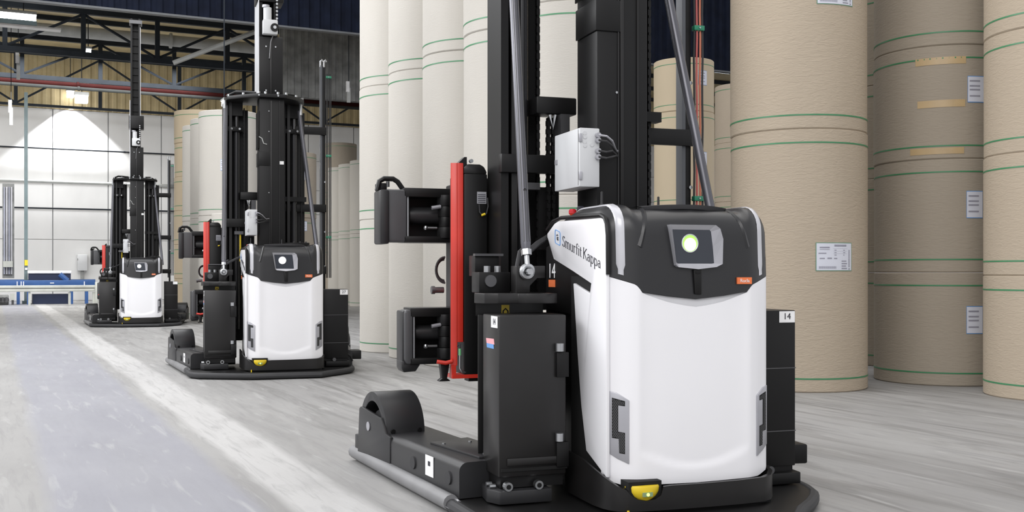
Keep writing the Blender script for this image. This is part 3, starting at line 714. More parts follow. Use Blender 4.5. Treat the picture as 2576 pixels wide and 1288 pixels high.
    scr = MB().prism(fr_in, (0, yy+.003, 0), X, Z, (0, .004, 0)).build('screen', SCRN, T)
    c = Vector((-.041, yy+.004, 1.362))
    m = MB(); m.tube([c+Vector((.043*math.cos(2*PI*k/32), -.003, .043*math.sin(2*PI*k/32))) for k in range(32)], .003, 6, True); m.build('lamp_ring', LEDS, scr)
    MB().cyl(c, c-Y*.004, .042, 32).build('green_lamp', LGREEN, scr, label='round green lamp')
    c2 = c+Vector((0, 0, -.006)); MB().cyl(c2-Y*.003, c2-Y*.006, .032, 32).build('lamp_centre', LWHITE, scr)
    MB().prism([(-.022, 1.235), (.022, 1.235), (.022, 1.112), (-.015, 1.115)], (0, -.068, 0), X, Z, (0, .02, 0)).build('latch_strip', BLACK, T, .004)
    MB().prism([(-.012, 1.225), (.014, 1.225), (.014, 1.215), (-.012, 1.215)], (0, -.071, 0), X, Z, (0, .01, 0)).build('latch_notch', DARK, T)
    b_ = MB().prism([(.225, 1.163), (.308, 1.163), (.308, 1.196), (.225, 1.196)], (0, -.066, 0), Vector((1, .03, 0)), Z, (0, .012, 0)).build('maker_badge', ORG, T, label='orange badge')
    text('badge_lettering', 'Rocla', .024, (.2665, -.0592, 1.179), (1, .03, 0), Z, WPRINT, b_)
    # ---- emergency buttons, antennas
    for (x, y, mt, nm) in ((-.372, .64, REDP, 'emergency_button'), (-.342, .60, PRINT, 'reset_button')):
        zt = hoodp(x, 1+(y-.15)/.63)[2]
        g = MB().cyl((x, y, zt-.005), (x, y, zt+.012), .024, 18).build('button_collar', YEL, T)
        MB().lathe([(0, .045), (.014, .044), (.021, .036), (.021, .02), (.012, .01), (.012, 0)], (x, y, zt+.008), 20).build(nm, mt, T)
    for x, y in ((-.375, .24), (.0, .36)):
        zt = ztop(x); MB().lathe([(0, .075), (.006, .072), (.0065, .012), (.014, .006), (.02, -.01)], (x, y, zt), 14).build('antenna', RUB, T)
    # ---- lower skirt with scanner
    sk = [(-.49, .45, .30), (-.49, .20, .29), (-.488, .08, .268), (-.475, .0, .245), (-.455, -.05, .225), (-.43, -.08, .205), (-.395, -.10, .19), (-.375, -.105, .165), (-.345, -.112, .145), (-.30, -.118, .137), (-.255, -.12, .142), (-.225, -.122, .16), (-.212, -.122, .20), (-.17, -.124, .203), (0, -.126, .203), (.2, -.122, .205), (.35, -.105, .208), (.41, -.07, .212), (.455, -.01, .22), (.468, .08, .24), (.47, .3, .245)]
    m = MB(); V = []
    for x, y, z in sk: V += [(x, y, .088), (x, y, z), (x*.97, y+.02, z), (x*.97, y+.02, .088)]
    m.add(V, [(4*i+k, 4*i+4+k, 4*i+4+(k+1) % 4, 4*i+(k+1) % 4) for i in range(len(sk)-1) for k in range(4)]); m.build('front_skirt', CAB, T)
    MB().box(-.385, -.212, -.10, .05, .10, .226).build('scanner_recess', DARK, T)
    m = MB(); c = Vector((-.298, -.06, 0))
    pl = [(.088*math.cos(a)+c.x, c.y-.072*math.sin(a)) for a in [PI*i/16 for i in range(17)]]
    V = []
    for zz, kk in ((.208, .95), (.200, 1.0), (.178, .97), (.158, .82), (.143, .58), (.136, .35)): V += [(c.x+(px_-c.x)*kk, c.y+(py_-c.y)*(.55+.45*kk), zz) for px_, py_ in pl]
    m.add(V, [(17*j+i, 17*j+i+1, 17*j+i+18, 17*j+i+17) for j in range(5) for i in range(16)]+[tuple(range(17)), tuple(range(85, 102))]+[(17*j+16, 17*j, 17*j+17, 17*j+33) for j in range(5)]); sc = m.build('safety_scanner', YEL, T, 0, label='yellow laser scanner')
    pl2 = [(.07*math.cos(a)+c.x, c.y-.058*math.sin(a)) for a in [PI*i/16 for i in range(17)]]
    MB().zprism([(c.x+(a_-c.x)*.45, c.y+(b_2-c.y)*.6) for a_, b_2 in pl2], .112, .137).build('scanner_window', BLACK, sc)
    MB().box(-.325, -.275, -.136, -.125, .16, .18).build('scanner_display', mat('display_green', (.25, .35, .2), .3), sc)
    MB().cyl((-.30, -.136, .17), (-.30, -.139, .17), .008, 10).build('scanner_light', mat('scan_led', (.7, .9, .2), .3, emit=(.6, 1, .2), es=1.5), sc)
    MB().cyl((-.40, -.13, .0), (-.40, -.13, .10), .006, 8).build('guide_pin', YEL, T)
    MB().box(-.42, .42, -.05, .9, .03, .10).build('undertray', BLACK, T)
    for x in (-.25, .25): MB().cyl((x-.05, .35, .1), (x+.05, .35, .1), .098, 24).build('drive_wheel', RUB, T)
    # ---- left equipment cabinet
    cb = [(-.90, .30), (-.545, .30), (-.53, .36), (-.53, .63), (-.90, .57)]
    c_ = MB().zprism(cb, .205, 1.008).build('left_cabinet', CAB, T, .008)
    for z in (.845, .395):
        MB().cyl((-.585, .285, z-.02), (-.585, .285, z+.02), .022, 14).build('hinge_pin', STEEL, c_)
        MB().box(-.60, -.535, .283, .31, z-.15, z-.025).build('hinge_leaf', BLACK, c_, .003)
    MB().box(-.89, -.54, .293, .30, .235, .25).build('door_groove', DARK, c_)
    MB().box(-.86, -.55, .288, .305, .262, .30).build('door_rib', CAB, c_, .004)
    MB().box(-.885, -.555, .32, .55, .15, .205).build('cabinet_plinth', BLACK, c_)
    pd = MB().zprism([(-.905, .27), (-.63, .27), (-.63, .50), (-.93, .50), (-.945, .36)], .078, .145).build('pedestal', GREYP, T, .006)
    for x in (-.86, -.70):
        MB().tube([(x, .30, .165), (x, .265, .165)], .022, 14).build('roller', STEEL, pd)
        MB().tube([(x, .268, .165), (x, .262, .165)], .012, 12).build('roller_hub', BLACK, pd)
    for y in (.36, .42): MB().cyl((-.93, y, .155), (-.90, y, .155), .012, 10).build('bolt', STEEL, pd)
    # stickers on the cabinet side (side face runs at x = -.90)
    g = MB().prism([(.32, .944), (.425, .944), (.425, 1.002), (.32, 1.002)], (-.9005, 0, 0), Y, Z, (-.001, 0, 0)).build('number_sticker', WPRINT, c_)
    st = MB().prism([(.37, .86), (.50, .86), (.51, .885), (.38, .888)], (-.9005, 0, 0), Y, Z, (-.001, 0, 0)).build('cabinet_sticker', PPRINT, c_)
    MB().prism([(.38, .838), (.495, .838), (.50, .86), (.385, .86)], (-.9005, 0, 0), Y, Z, (-.001, 0, 0)).build('cabinet_sticker', BPRINT, c_)
    # ---- right cabinet
    c_ = MB().zprism([(.50, .30), (.796, .30), (.796, .60), (.50, .60)], .17, 1.015).build('right_cabinet', BLACK, T, .006)
    for z in (.70, .36): MB().box(.50, .797, .297, .30, z, z+.005).build('door_seam', DSTEEL, c_)
    MB().box(.52, .79, .32, .56, .13, .17).build('cabinet_plinth', BLACK, c_)
    MB().zprism([(.52, .27), (.81, .27), (.83, .50), (.50, .50)], .078, .14).build('pedestal', BLACK, T, .006)
    MB().tube([(.62, .30, .16), (.62, .262, .16)], .022, 14).build('roller', DSTEEL, T)
    MB().zprism([(.83, .50), (.99, .47), (1.0, .70), (.83, .70)], .14, .25).build('side_bracket', BLACK, T, .01)
    MB().tube([(.80, .45, .22), (.86, .47, .18), (.88, .49, .12)], .012, 8).build('cable', RUB, T)
    MB().prism([(.694, .949), (.791, .949), (.791, 1.010), (.694, 1.010)], (0, .2995, 0), X, Z, (0, -.001, 0)).build('number_sticker', WPRINT, c_)
    # ---- turret base, deck plate and machinery
    MB().zprism([(-.90, .66), (-.52, .66), (-.52, .98), (-.80, .98)], .10, 1.0).build('turret_base', BLACK, T, .006)
    tb = MB().zprism([(-.90, .70), (-.52, .70), (-.52, .98), (-.81, .98)], .99, 1.06).build('turret_collar', CAB, T)
    y_ = MB().prism([(-.757, .985), (-.713, .985), (-.713, 1.047), (-.757, 1.047)], (0, .6985, 0), X, Z, (0, -.001, 0)).build('warning_sticker', YEL, tb, label='yellow warning sticker')
    MB().tube([(-.750, .697, .985), (-.748, .697, 1.015), (-.735, .697, 1.028), (-.722, .697, 1.015), (-.720, .697, .985)], .004, 6).build('warning_symbol', PRINT, y_)
    MB().zprism([(-.925, .64), (-.90, .54), (-.84, .50), (-.73, .50), (-.70, .46), (-.60, .44), (-.53, .46), (-.53, 1.05), (-.80, 1.05)], 1.06, 1.112).build('deck_plate', CAB, T, .003)
    MB().prism([(-.717, 1.112), (-.64, 1.112), (-.64, 1.15), (-.60, 1.19), (-.556, 1.19), (-.556, 1.255), (-.717, 1.255)], (0, .57, 0), X, Z, (0, .09, 0)).build('strut_bracket', CAB, T, .003)
    e = Vector((-.665, .545, 1.225))
    m = MB(); m.tube([e+Vector((.030*math.cos(2*PI*k/20), 0, .030*math.sin(2*PI*k/20))) for k in range(20)], .014, 10, True)
    m.cyl(e+Vector((0, 0, .035)), e+Vector((0, .012, .085)), .014, 12); m.build('rod_eye', STEEL, T)
    MB().cyl(e-Y*.045, e+Y*.04, .017, 6).build('eye_bolt', STEEL, T)
    MB().cyl(e+Vector((0, .012, .085)), e+Vector((0, .02, .115)), .028, 6).build('lock_nut', STEEL, T)
    ld, lu = e+Vector((.0, .02, .11)), Vector((-.612, 1.0, 3.30))
    st = MB().tube([ld, ld+(lu-ld)*.02, lu], [.022, .027, .027], 12).build('left_strut', mat('strut_paint', (.11, .11, .125), .3, .5), T)
    m = MB(); dd = (lu-ld).normalized()
    for a in (-.6, .0, .6): off = Vector((.027*math.sin(a), -.027*math.cos(a), 0)); m.tube([ld+off+dd*.05, lu+off], .004, 5)
    m.build('strut_rib', DSTEEL, st); MB().cyl(ld+dd*.33-Y*.027, ld+dd*.33-Y*.03, .008, 10).build('strut_hole', DARK, st)
    MB().tube([(.47, .58, 1.40), (.29, 1.0, 3.27)], .027, 12).build('right_strut', mat('strut_paint', (.11, .11, .125), .3, .5), T)
    MB().tube([(.40, .60, 1.44), (.45, .64, 1.56)], .03, 8).build('strut_foot', BLACK, T)
    MB().tube([(-.62, .66, 1.33), (-.52, .78, 1.38), (-.43, .85, 1.42)], .016, 8).build('hose', RUB, T)
    MB().tube([(-.68, .60, 1.12), (-.69, .64, 1.25), (-.66, .68, 1.33), (-.60, .70, 1.37)], .012, 8).build('hose', RUB, T)
    bl = MB().box(-.875, -.70, .72, .86, 1.112, 1.222).build('valve_block', BLACK, T, .004)
    for x in (-.815, -.755): MB().cyl((x, .77, 1.222), (x, .77, 1.255), .018, 12).build('valve_screw', STEEL, bl)
    MB().cyl((-.815, .70, 1.175), (-.815, .72, 1.175), .032, 18).build('valve_plug', DSTEEL, bl)
    MB().box(-.82, -.68, .98, 1.1, 1.20, 1.315).build('pump_block', BLACK, T, .004)
    MB().box(-.825, -.66, .96, 1.0, 1.312, 1.325).build('pump_lid', DSTEEL, T)
    # plate with number and orange badge (behind the side panel)
    t_ = MB().prism([(.735, 1.14), (.835, 1.14), (.835, 1.18), (.735, 1.18)], (-.4355, 0, 0), Y, Z, (-.002, 0, 0)).build('side_badge', ORG, T, label='orange badge')
    # ---- main mast
    mm = MB().zprism([(-.24, .617), (.062, .617), (.062, .90), (-.24, .90)], .9, 3.37).build('main_mast', BLACK, T, .006)
    for x in (-.115, .0): MB().box(x-.004, x+.004, .610, .618, 1.4, 3.33).build('mast_seam', CAB, mm)
    MB().box(-.105, -.085, .606, .617, 1.4, 3.33).build('mast_rail', CAB, mm, .003)
    for z in (2.2, 3.2, 2.95): MB().cyl((-.125, .617, z), (-.125, .610, z), .007, 8).build('bolt', STEEL, mm)
    MB().zprism([(-.25, .607), (-.09, .607), (-.09, .617), (-.24, .617), (-.24, .90), (-.25, .90)], 2.53, 2.70).build('mast_sleeve', BLACK, mm, .003)
    MB().zprism([(-.255, .607), (-.245, .607), (-.245, .9), (-.255, .9)], 2.74, 3.2).build('mast_cover', BLACK, mm, .003)
    MB().prism([(.0, 2.55), (.055, 2.55), (.055, 2.59), (.0, 2.59)], (0, .616, 0), X, Z, (0, -.002, 0)).build('mast_label', WPRINT, mm)
    MB().tube([(-.15, .61, 2.79), (-.19, .60, 2.80), (-.21, .60, 2.86), (-.245, .60, 2.88)], .006, 6).build('mast_cable', LBEAM, mm)
    # upper mast
    um = MB().zprism([(-.24, .66), (.05, .66), (.05, .98), (-.24, .98)], 3.40, 4.12).build('upper_mast', BLACK, T, .006)
    MB().box(-.250, -.238, .66, 1.12, 3.42, 5.2).build('mast_lit_side', mat('lit_side', (.62, .63, .65), .35, .3), um)  # pale metal plate: light on the mast's left face put into its colour
    MB().box(-.105, -.085, .650, .66, 3.42, 4.1).build('mast_rail', CAB, um, .003)
    for x in (-.155, -.04):
        for z in (3.46, 4.0): MB().cyl((x, .66, z), (x, .652, z), .01, 8).build('bolt', STEEL, um)
    MB().tube([(-.06, .65, 4.18), (-.10, .64, 4.05), (-.115, .645, 3.85)], .008, 6).build('mast_cable', DSTEEL, um)
    tm = MB().zprism([(-.235, .70), (-.19, .70), (-.19, .95), (-.235, .95)], 4.1, 7.1).build('top_mast', BLACK, T, .004)
    MB().zprism([(-.06, .70), (-.01, .70), (-.01, .95), (-.06, .95)], 4.1, 7.1).build('mast_profile', BLACK, tm, .004)
    MB().box(-.025, -.012, .685, .70, 4.7, 6.9).build('mast_profile_edge', STEEL, tm)
    for k in range(14): MB().box(-.235, -.01, .86, .90, 4.8+.17*k, 4.83+.17*k).build('rung', BLACK, tm)
    MB().box(-.235, -.01, .90, .93, 4.1, 7.05).build('mast_back', BLACK, tm)
    MB().box(-.26, .02, .68, .97, 6.98, 7.06).build('mast_head', DSTEEL, tm)
    MB().box(-.27, .06, .66, .98, 4.55, 4.85).build('chain_box', BLACK, tm, .01)
    mo = MB().box(-.20, -.02, .58, .70, 4.14, 4.32).build('lift_motor', BOXG, T, .015, label='pale grey gear motor')
    MB().cyl((-.14, .64, 4.31), (-.14, .64, 4.47), .05, 16).build('motor_can', BOXG, mo)
    MB().cyl((-.16, .63, 4.47), (-.16, .63, 4.50), .045, 16).build('motor_cap', SILV, mo)
    MB().cyl((-.06, .58, 4.22), (-.06, .555, 4.22), .05, 16).build('gear_flange', BLACK, mo)
    MB().cyl((-.06, .556, 4.22), (-.06, .548, 4.22), .02, 12).build('shaft_end', STEEL, mo)
    for k in range(7): MB().cyl((-.03, .64, 4.34+.045*k), (-.03, .60, 4.34+.045*k), .014, 8).build('chain_link', STEEL, mo)
    # ---- head ring plate with bolts
    rp = MB().zprism([(-.63, 1.06), (-.60, .90), (-.44, .72), (-.26, .56), (.08, .56), (.24, .72), (.34, .90), (.36, 1.06), (.30, 1.3), (-.60, 1.3)], 3.36, 3.405).build('head_plate', BLACK, T, .004)
    for k, (x, y) in enumerate([(-.58, .92), (-.42, .74), (-.25, .58), (-.17, .575), (-.02, .575), (.08, .58), (.22, .74), (.32, .92)]):
        MB().cyl((x, y, 3.40), (x, y, 3.43), .018, 6).build('bolt', STEEL, rp)
        if k % 2 == 0: MB().cyl((x, y-.03, 3.383), (x, y+.01, 3.383), .012, 6).build('bolt', STEEL, rp)
    MB().tube([(-.60, .95, 3.41), (-.50, .85, 3.45), (-.40, .78, 3.44), (-.28, .68, 3.42)], .02, 8).build('head_hose', BLACK, rp)
    MB().tube([(.30, .95, 3.40), (.20, .80, 3.44), (.10, .70, 3.43)], .015, 8).build('head_hose', BLACK, rp)
    MB().cyl((-.625, .98, 3.26), (-.625, .98, 3.36), .02, 10).build('strut_end', STEEL, rp)
    MB().cyl((.31, .98, 3.22), (.31, .98, 3.36), .02, 10).build('strut_end', STEEL, rp)
    # ---- outer lift masts
    def outer(x0, x1, nm, far=False):
        r_ = MB().zprism([(x0, 1.08), (x0+.045, 1.08), (x0+.045, 1.12), (x0+.02, 1.12), (x0+.02, 1.30), (x0+.06, 1.30), (x0+.06, 1.34), (x0, 1.34)], .35, 3.36).build(nm, BLACK, T)
        MB().zprism([(x0+.07, 1.10), (x0+.105, 1.10), (x0+.105, 1.34), (x0+.07, 1.34)], .35, 3.36).build('inner_rail', CAB, r_)
        MB().cyl((x0+.165, 1.2, .5), (x0+.165, 1.2, 3.0), .038, 16).build('lift_cylinder', mat('cyl_paint', (.04, .04, .043), .25, .3), r_)
        MB().cyl((x0+.165, 1.2, 3.0), (x0+.165, 1.2, 3.36), .022, 12).build('piston_rod', DSTEEL, r_)
        MB().box(x0+.03, x0+.24, 1.12, 1.30, 3.00, 3.06).build('cylinder_head', BLACK, r_, .004)
        for x in (x0+.10, x0+.2): MB().cyl((x, 1.10, 3.03), (x, 1.12, 3.03), .014, 8).build('bolt', STEEL, r_)
        MB().box(x0+.02, x0+.24, 1.14, 1.26, 3.20, 3.36).build('head_block', BLACK, r_)
        MB().box(x0+.02, x0+.32, 1.325, 1.335, .35, 3.3).build('mast_web', BLACK, r_)
        m = MB(); z = .6
        while z < 3.3: m.box(x0+.25, x0+.27, 1.17, 1.20, z, z+.036); m.box(x0+.253, x0+.267, 1.168, 1.202, z+.036, z+.052); z += .052
        m.build('lift_chain', BLACK, r_, smooth=False)['kind'] = 'stuff'
        return r_
    om = outer(-.635, -.38, 'left_outer_mast')
    MB().box(-.645, -.30, 1.04, 1.10, 1.79, 1.895).build('cross_bracket', BLACK, om, .004)
    MB().box(-.43, -.18, 1.05, 1.20, 2.135, 2.235).build('upper_bracket', BLACK, om, .01)
    MB().tube([(-.345, 1.06, 2.13), (-.33, 1.05, 2.05), (-.315, 1.05, 2.13)], .01, 6).build('chain_anchor', STEEL, om)
    for xx in (-.335, -.305):
        m = MB(); z = 1.45
        while z < 2.08: m.box(xx-.011, xx+.011, 1.10, 1.13, z, z+.030); m.box(xx-.006, xx+.006, 1.095, 1.135, z+.03, z+.048); z += .048
        m.build('lift_chain', BLACK, om, smooth=False)['kind'] = 'stuff'
    MB().box(-.30, -.245, 1.0, 1.1, 1.93, 2.13).build('mast_spacer', DSTEEL, om)
    MB().cyl((-.425, 1.13, 1.36), (-.425, 1.13, 1.72), .011, 8).build('yellow_hose', YEL, om)
    MB().box(-.50, -.39, 1.10, 1.16, 1.70, 1.74).build('hose_bracket', DSTEEL, om)
    MB().box(-.38, -.25, 1.16, 1.20, 1.0, 1.72).build('lift_housing', BLACK, om)
    MB().box(-.42, -.24, 1.0, 1.1, 1.35, 1.42).build('cross_bracket', BLACK, om)
    rm = outer(.085, .32, 'right_outer_mast')
    MB().box(.12, .42, .98, 1.06, 1.55, 1.60).build('rear_shelf', BLACK, rm, .004); MB().cyl((.33, 1.02, 1.2), (.33, 1.02, 1.55), .045, 14).build('pump', BLACK, rm)
    for x in (.22, .30, .38): MB().cyl((x, 1.0, 1.60), (x, 1.0, 1.615), .012, 8).build('bolt', DSTEEL, rm)
    # ---- white control box on the mast
    cb_ = MB().box(-.39, -.275, .497, .866, 1.672, 1.983).build('control_box', BOXG, T, .006, label='white control box')
    for z in (1.93, 1.73): MB().box(-.394, -.378, .488, .504, z-.022, z+.022).build('box_hinge', SILV, cb_, .002)
    MB().box(-.396, -.39, .82, .85, 1.82, 1.845).build('box_lock', SILV, cb_)
    MB().box(-.3905, -.3895, .515, .52, 1.68, 1.976).build('lid_seam', DSTEEL, cb_)
    for x, z in ((-.362, 1.955), (-.36, 1.935), (-.362, 1.91), (-.36, 1.89), (-.32, 1.895)): MB().cyl((x, .498, z), (x, .494, z), .011, 14).build('blank_plug', BOXG, cb_)
    for k, z in enumerate((1.945, 1.918, 1.862, 1.830)):
        MB().cyl((-.290, .498, z), (-.290, .472, z), .014, 12).build('cable_gland', SILV, cb_)
        MB().tube([(-.290, .475, z), (-.255, .45, z-.008), (-.22, .46, z-.03 if k < 2 else z), (-.17, .52, (1.87, 1.865, 1.85, 1.845)[k]), (-.125, .60, (1.88, 1.87, 1.85, 1.85)[k])], .006, 6).build('cable', SILV if k == 0 else RUB, cb_)
    # ---- right post with cables
    po = MB().zprism([(.596, 1.23), (.62, 1.23), (.62, 1.31), (.596, 1.31)], 1.1, 3.92).build('cable_post', mat('post_grey', (.10, .105, .115), .4, .3), T)
    MB().box(.622, .662, 1.24, 1.31, 1.0, 3.90).build('post_channel', BLACK, po)
    for z in (3.01, 2.005, 1.2): MB().box(.10, .672, 1.20, 1.23, z, z+.10).build('post_arm', BLACK, po, .003)
    MB().box(.08, .40, 1.12, 1.20, 2.13, 2.19).build('post_arm', BLACK, po)
    for x, m_ in ((.690, mat('cable_red', (.50, .10, .09), .5)), (.713, mat('cable_orange', (.55, .17, .09), .5)), (.672, RUB), (.730, RUB)):
        MB().tube([(x, 1.215+.004*math.sin(k*1.9+x*40), 1.15+.14*k) for k in range(20)], .0065, 6).build('cable', m_, po)
    for z in (2.725, 1.665, 3.75): 
        g = MB().box(.665, .735, 1.195, 1.235, z, z+.03).build('cable_clamp', GRN, po, .002); MB().cyl((.70, 1.195, z+.015), (.70, 1.188, z+.015), .006, 8).build('clamp_screw', STEEL, g)
    for dx in (0, .045): MB().tube([(.60+dx, 1.25, 3.90), (.60+dx, 1.25, 3.98), (.615+dx, 1.25, 4.0), (.63+dx, 1.25, 3.97)], .012, 8).build('cable_elbow', STEEL, po)
    for z in (2.4, 1.75, 1.3): MB().cyl((.655, 1.235, z), (.655, 1.225, z), .012, 8).build('bolt', STEEL, po)
    # ---- clamp carriage: red guard and black channel
    MB().zprism([(-.855, 1.36), (-.866, 1.325), (-.835, 1.31), (-.828, 1.31), (-.828, 1.36)], .675, 1.862).build('red_guard', RED, T, .002, label='red guard post')
    MB().zprism([(-.828, 1.31), (-.793, 1.31), (-.793, 1.40), (-.828, 1.40)], .812, 1.862).build('red_guard', RED, T, .002, label='red guard post')
    MB().box(-.862, -.836, 1.31, 1.36, .60, .675).build('guard_foot', RED, T)
    ch = MB().box(-.790, -.648, 1.30, 1.62, .62, 1.80).build('carriage_channel', BLACK, T, .006)
    MB().prism([(-.79, 1.80), (-.648, 1.80), (-.648, 1.815), (-.665, 1.845), (-.69, 1.858), (-.765, 1.858), (-.79, 1.84)], (0, 1.31, 0), X, Z, (0, .25, 0)).build('channel_cap', CAB, ch, .008)
    MB().prism([(-.82, 1.86), (-.78, 1.90), (-.765, 1.90), (-.765, 1.83), (-.82, 1.83)], (0, 1.33, 0), X, Z, (0, .06, 0)).build('cap_bracket', BLACK, ch)
    MB().cyl((-.745, 1.32, 1.875), (-.745, 1.30, 1.875), .012, 8).build('bolt', STEEL, ch)
    MB().prism([(-.712, 1.625), (-.655, 1.625), (-.655, 1.695), (-.712, 1.695)], (0, 1.299, 0), X, Z, (0, -.001, 0)).build('rating_plate', SILV, ch, label='grey rating plate')
    m = MB(); 
    for k in range(5): m.box(-.707, -.66, 1.2965, 1.298, 1.632+.011*k, 1.636+.011*k)
    m.build('rating_print', PRINT, ch)
    MB().tube([(-.70, 1.295, 1.62), (-.70, 1.285, 1.575), (-.685, 1.28, 1.555), (-.66, 1.28, 1.565), (-.648, 1.285, 1.61), (-.65, 1.29, 1.66)], .004, 6).build('sensor_wire', RUB, ch)
    MB().cyl((-.69, 1.28, 1.556), (-.668, 1.28, 1.564), .007, 8).build('wire_end', YEL, ch)
    MB().box(-.66, -.50, 1.55, 2.2, .66, 1.80).build('carriage_body', BLACK, T, .01)
    MB().box(-.86, -.70, 1.30, 1.42, .60, .622).build('guard_shelf', RED, T)
    MB().box(-.76, -.70, 1.31, 1.40, .58, .60).build('shelf_foot', BLACK, T)
    MB().tube([(-.95, 1.32, .70), (-.90, 1.31, .692), (-.86, 1.31, .70)], .012, 8).build('red_lever', RED, T)
    MB().prism([(-.925, .685), (-.87, .685), (-.885, .60), (-.87, .59), (-.865, .583), (-.935, .583), (-.93, .59), (-.915, .60)], (0, 1.33, 0), X, Z, (0, .05, 0)).build('sensor_foot', BLACK, T, .002)
    MB().cyl((-.815, 1.305, .735), (-.815, 1.305, .775), .008, 10).build('sensor_body', mat('sensor_green', (.15, .45, .2), .4), T)
    MB().tube([(-.815, 1.305, .775), (-.812, 1.305, .80), (-.83, 1.31, .79)], .005, 6).build('sensor_wire', RUB, T)
    MB().tube([(-.815, 1.305, .735), (-.815, 1.305, .66), (-.80, 1.305, .635), (-.78, 1.305, .635)], .006, 6).build('sensor_wire', STEEL, T)
    for k, rr_ in enumerate((.078, .07, .062)):
        m = MB(); c = Vector((-.86, 1.47+.012*k, 1.235)); m.tube([c+Vector((-abs(rr_*.75*math.cos(PI*i/12-PI/2)), 0, rr_*math.sin(PI*i/12-PI/2))) for i in range(13)], .006, 7); m.build('cable_loop', RUB, T)
    m = MB(); m.cyl((-.94, 1.47, 1.115), (-.87, 1.47, 1.115), .018, 12); m.cyl((-.945, 1.47, 1.115), (-.925, 1.47, 1.115), .024, 12); m.build('connector', DSTEEL, T)
    # ---- clamp arms
    def arm(z0, z1, xo, xi, cyl_z, r_c, nm, lower):
        r_ = MB().prism([(xo+.035, z0), (xi, z0), (xi, z1), (xo+.035, z1), (xo, z1-.03), (xo, z0+.03)] if not lower else [(xo+.02, z0), (xi, z0), (xi, z1), (xo+.01, z1), (xo, z1-.02), (xo, z0+.03)], (0, 2.02, 0), X, Z, (0, .16, 0)).build(nm, mat('arm_paint', (.075, .076, .08), .38), T, .012, bseg=3)
        MB().box(xo-.012, xo+.05, 2.0 if not lower else 2.03, 2.20, z0-.012, z1-.005).build('clamp_pad', GREYP, r_, .012)
        MB().box(xi-.02, -.60, 2.02, 2.22, z1-.045, z1+.012).build('top_rail', BLACK, r_, .004)
        MB().box(xi-.02, -.60, 2.02, 2.22, z0, z0+.04).build('bottom_rail', BLACK, r_, .004)
        MB().box(xi, -.60, 2.21, 2.23, z0, z1).build('back_plate', BLACK, r_)
        MB().lathe([(0, 0)], (0, 0, 0), 3) if False else None
        MB().tube([(xi+.02, 2.14, cyl_z), (xi+.035, 2.14, cyl_z), (xi+.07, 2.14, cyl_z), (-.68, 2.14, cyl_z)], [r_c*.6, r_c*.9, r_c, r_c], 20).build('clamp_cylinder', GREYP, r_)
        MB().cyl((xi+.012, 2.05, z0+.04), (xi+.012, 2.05, z1-.04), .009, 10).build('guide_rod', STEEL, r_)
        for k in range(4):
            zc = z0+.03+(z1-z0-.06)*(k+.5)/4; MB().cyl((-.70, 2.06, zc-.036), (-.70, 2.06, zc+.036), (.058, .045, .05, .058)[k], 18).build('hinge_knuckle', BLACK, r_, .003)
        MB().cyl((-.83, 2.05, cyl_z-.085), (-.76, 2.05, cyl_z-.085), .010, 10).build('hose_fitting', STEEL, r_)
        MB().lathe([(0, .016), (.012, .012), (.016, 0), (.012, -.012), (0, -.016)], (-.835, 2.05, cyl_z-.085), 12).build('hose_nut', STEEL, r_)
        MB().cyl((-.80, 2.03, cyl_z+.045), (-.74, 2.03, cyl_z+.055), .013, 10).build('port_fitting', SILV, r_)
        return r_
    u_ = arm(1.415, 1.755, -1.135, -.965, 1.595, .058, 'upper_arm', False)
    m = MB(); m.tube([(-1.145, 2.1, 1.75), (-1.13, 2.1, 1.81), (-1.10, 2.1, 1.828), (-1.04, 2.1, 1.828), (-1.01, 2.1, 1.81), (-.97, 2.1, 1.755)], .017, 8); m.build('arm_handle', BLACK, u_)
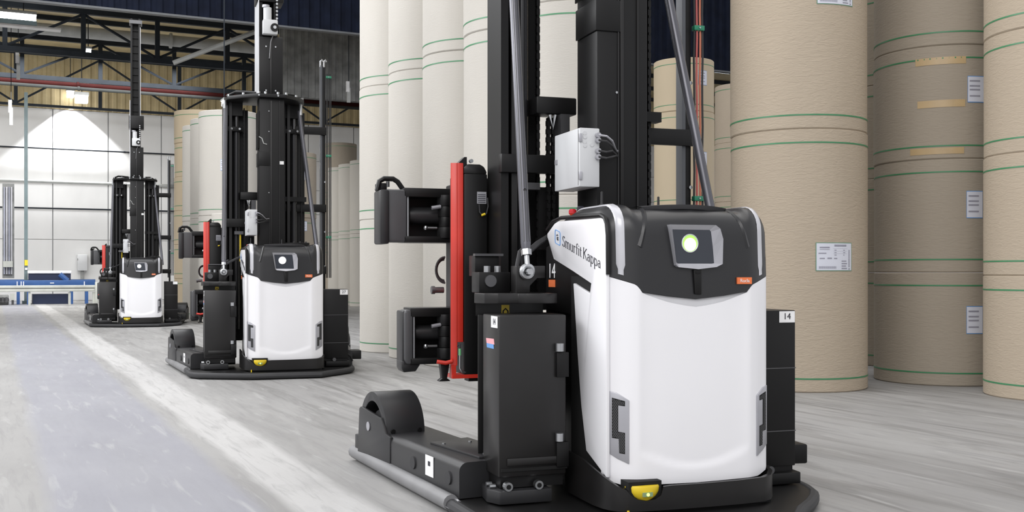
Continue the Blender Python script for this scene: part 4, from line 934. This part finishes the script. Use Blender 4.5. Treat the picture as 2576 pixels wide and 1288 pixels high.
    MB().box(-1.14, -1.08, 2.1, 2.2, 1.75, 1.80).build('handle_block', BLACK, u_, .006); MB().cyl((-1.075, 2.1, 1.775), (-1.075, 2.1, 1.81), .012, 8).build('handle_pin', DSTEEL, u_)
    l_ = arm(.625, .978, -.985, -.925, .825, .052, 'lower_arm', True)
    MB().prism([(-1.0, .65), (-.89, .65), (-.875, .625), (-.905, .58), (-.985, .575), (-1.0, .60)], (0, 2.03, 0), X, Z, (0, .15, 0)).build('pad_foot', GREYP, l_, .006)
    return T

def vehicle_marks(T, num, label):
    tag(T, label, 'automated truck', 'driverless clamp trucks in the aisle')
    kids = {}
    for c in T.children_recursive: kids.setdefault(c.name.split('.')[0], []).append(c)
    rc_ = kids['right_cabinet'][0]; lc_ = kids['left_cabinet'][0]
    if num:
        text('number', num, .048, (.742, .2975, .981), (1, 0, 0), (0, 0, 1), PRINT, rc_)
        text('number', num, .045, (-.9025, .372, .973), (0, -1, 0), (0, 0, 1), PRINT, lc_)
        text('number', num, .115, (-.437, .785, 1.225), (0, -1, 0), (0, 0, 1), WPRINT, T, 1.0)
V1 = make_vehicle()
V2 = copy_tree(V1); V3 = copy_tree(V1)
for c in V1.children_recursive:
    if c.name.startswith('mast_label'): bpy.data.objects.remove(c); break
for c in V1.children_recursive:
    if c.name.startswith('yellow_hose'): bpy.data.objects.remove(c); break
for V in (V2, V3):
    for c in V.children_recursive:
        if c.name.split('.')[0] == 'cable' and c.data.materials[0].name in ('cable_red', 'cable_orange'): c.data = c.data.copy(); c.data.materials[0] = RUB
for V, (x, y, a) in ((V1, (.884, 5.243, .325)), (V2, (-2.665, 12.488, .328)), (V3, (-8.372, 23.985, .336))):
    V.location = (x, y, 0); V.rotation_euler = (0, 0, a)
vehicle_marks(V1, '14', 'nearest white and black driverless paper clamp truck, number 14')
vehicle_marks(V2, '27', 'middle white and black driverless clamp truck beside the pale rolls, number 27')
vehicle_marks(V3, None, 'farthest white and black driverless clamp truck, in front of the far wall')
for V in (V2, V3):
    for c in V.children_recursive:
        if c.name.split('.')[0] == 'green_lamp':
            c.data = c.data.copy(); c.data.materials[0] = LWHITE; c['label'] = 'round white lamp'
bpy.context.view_layer.update()
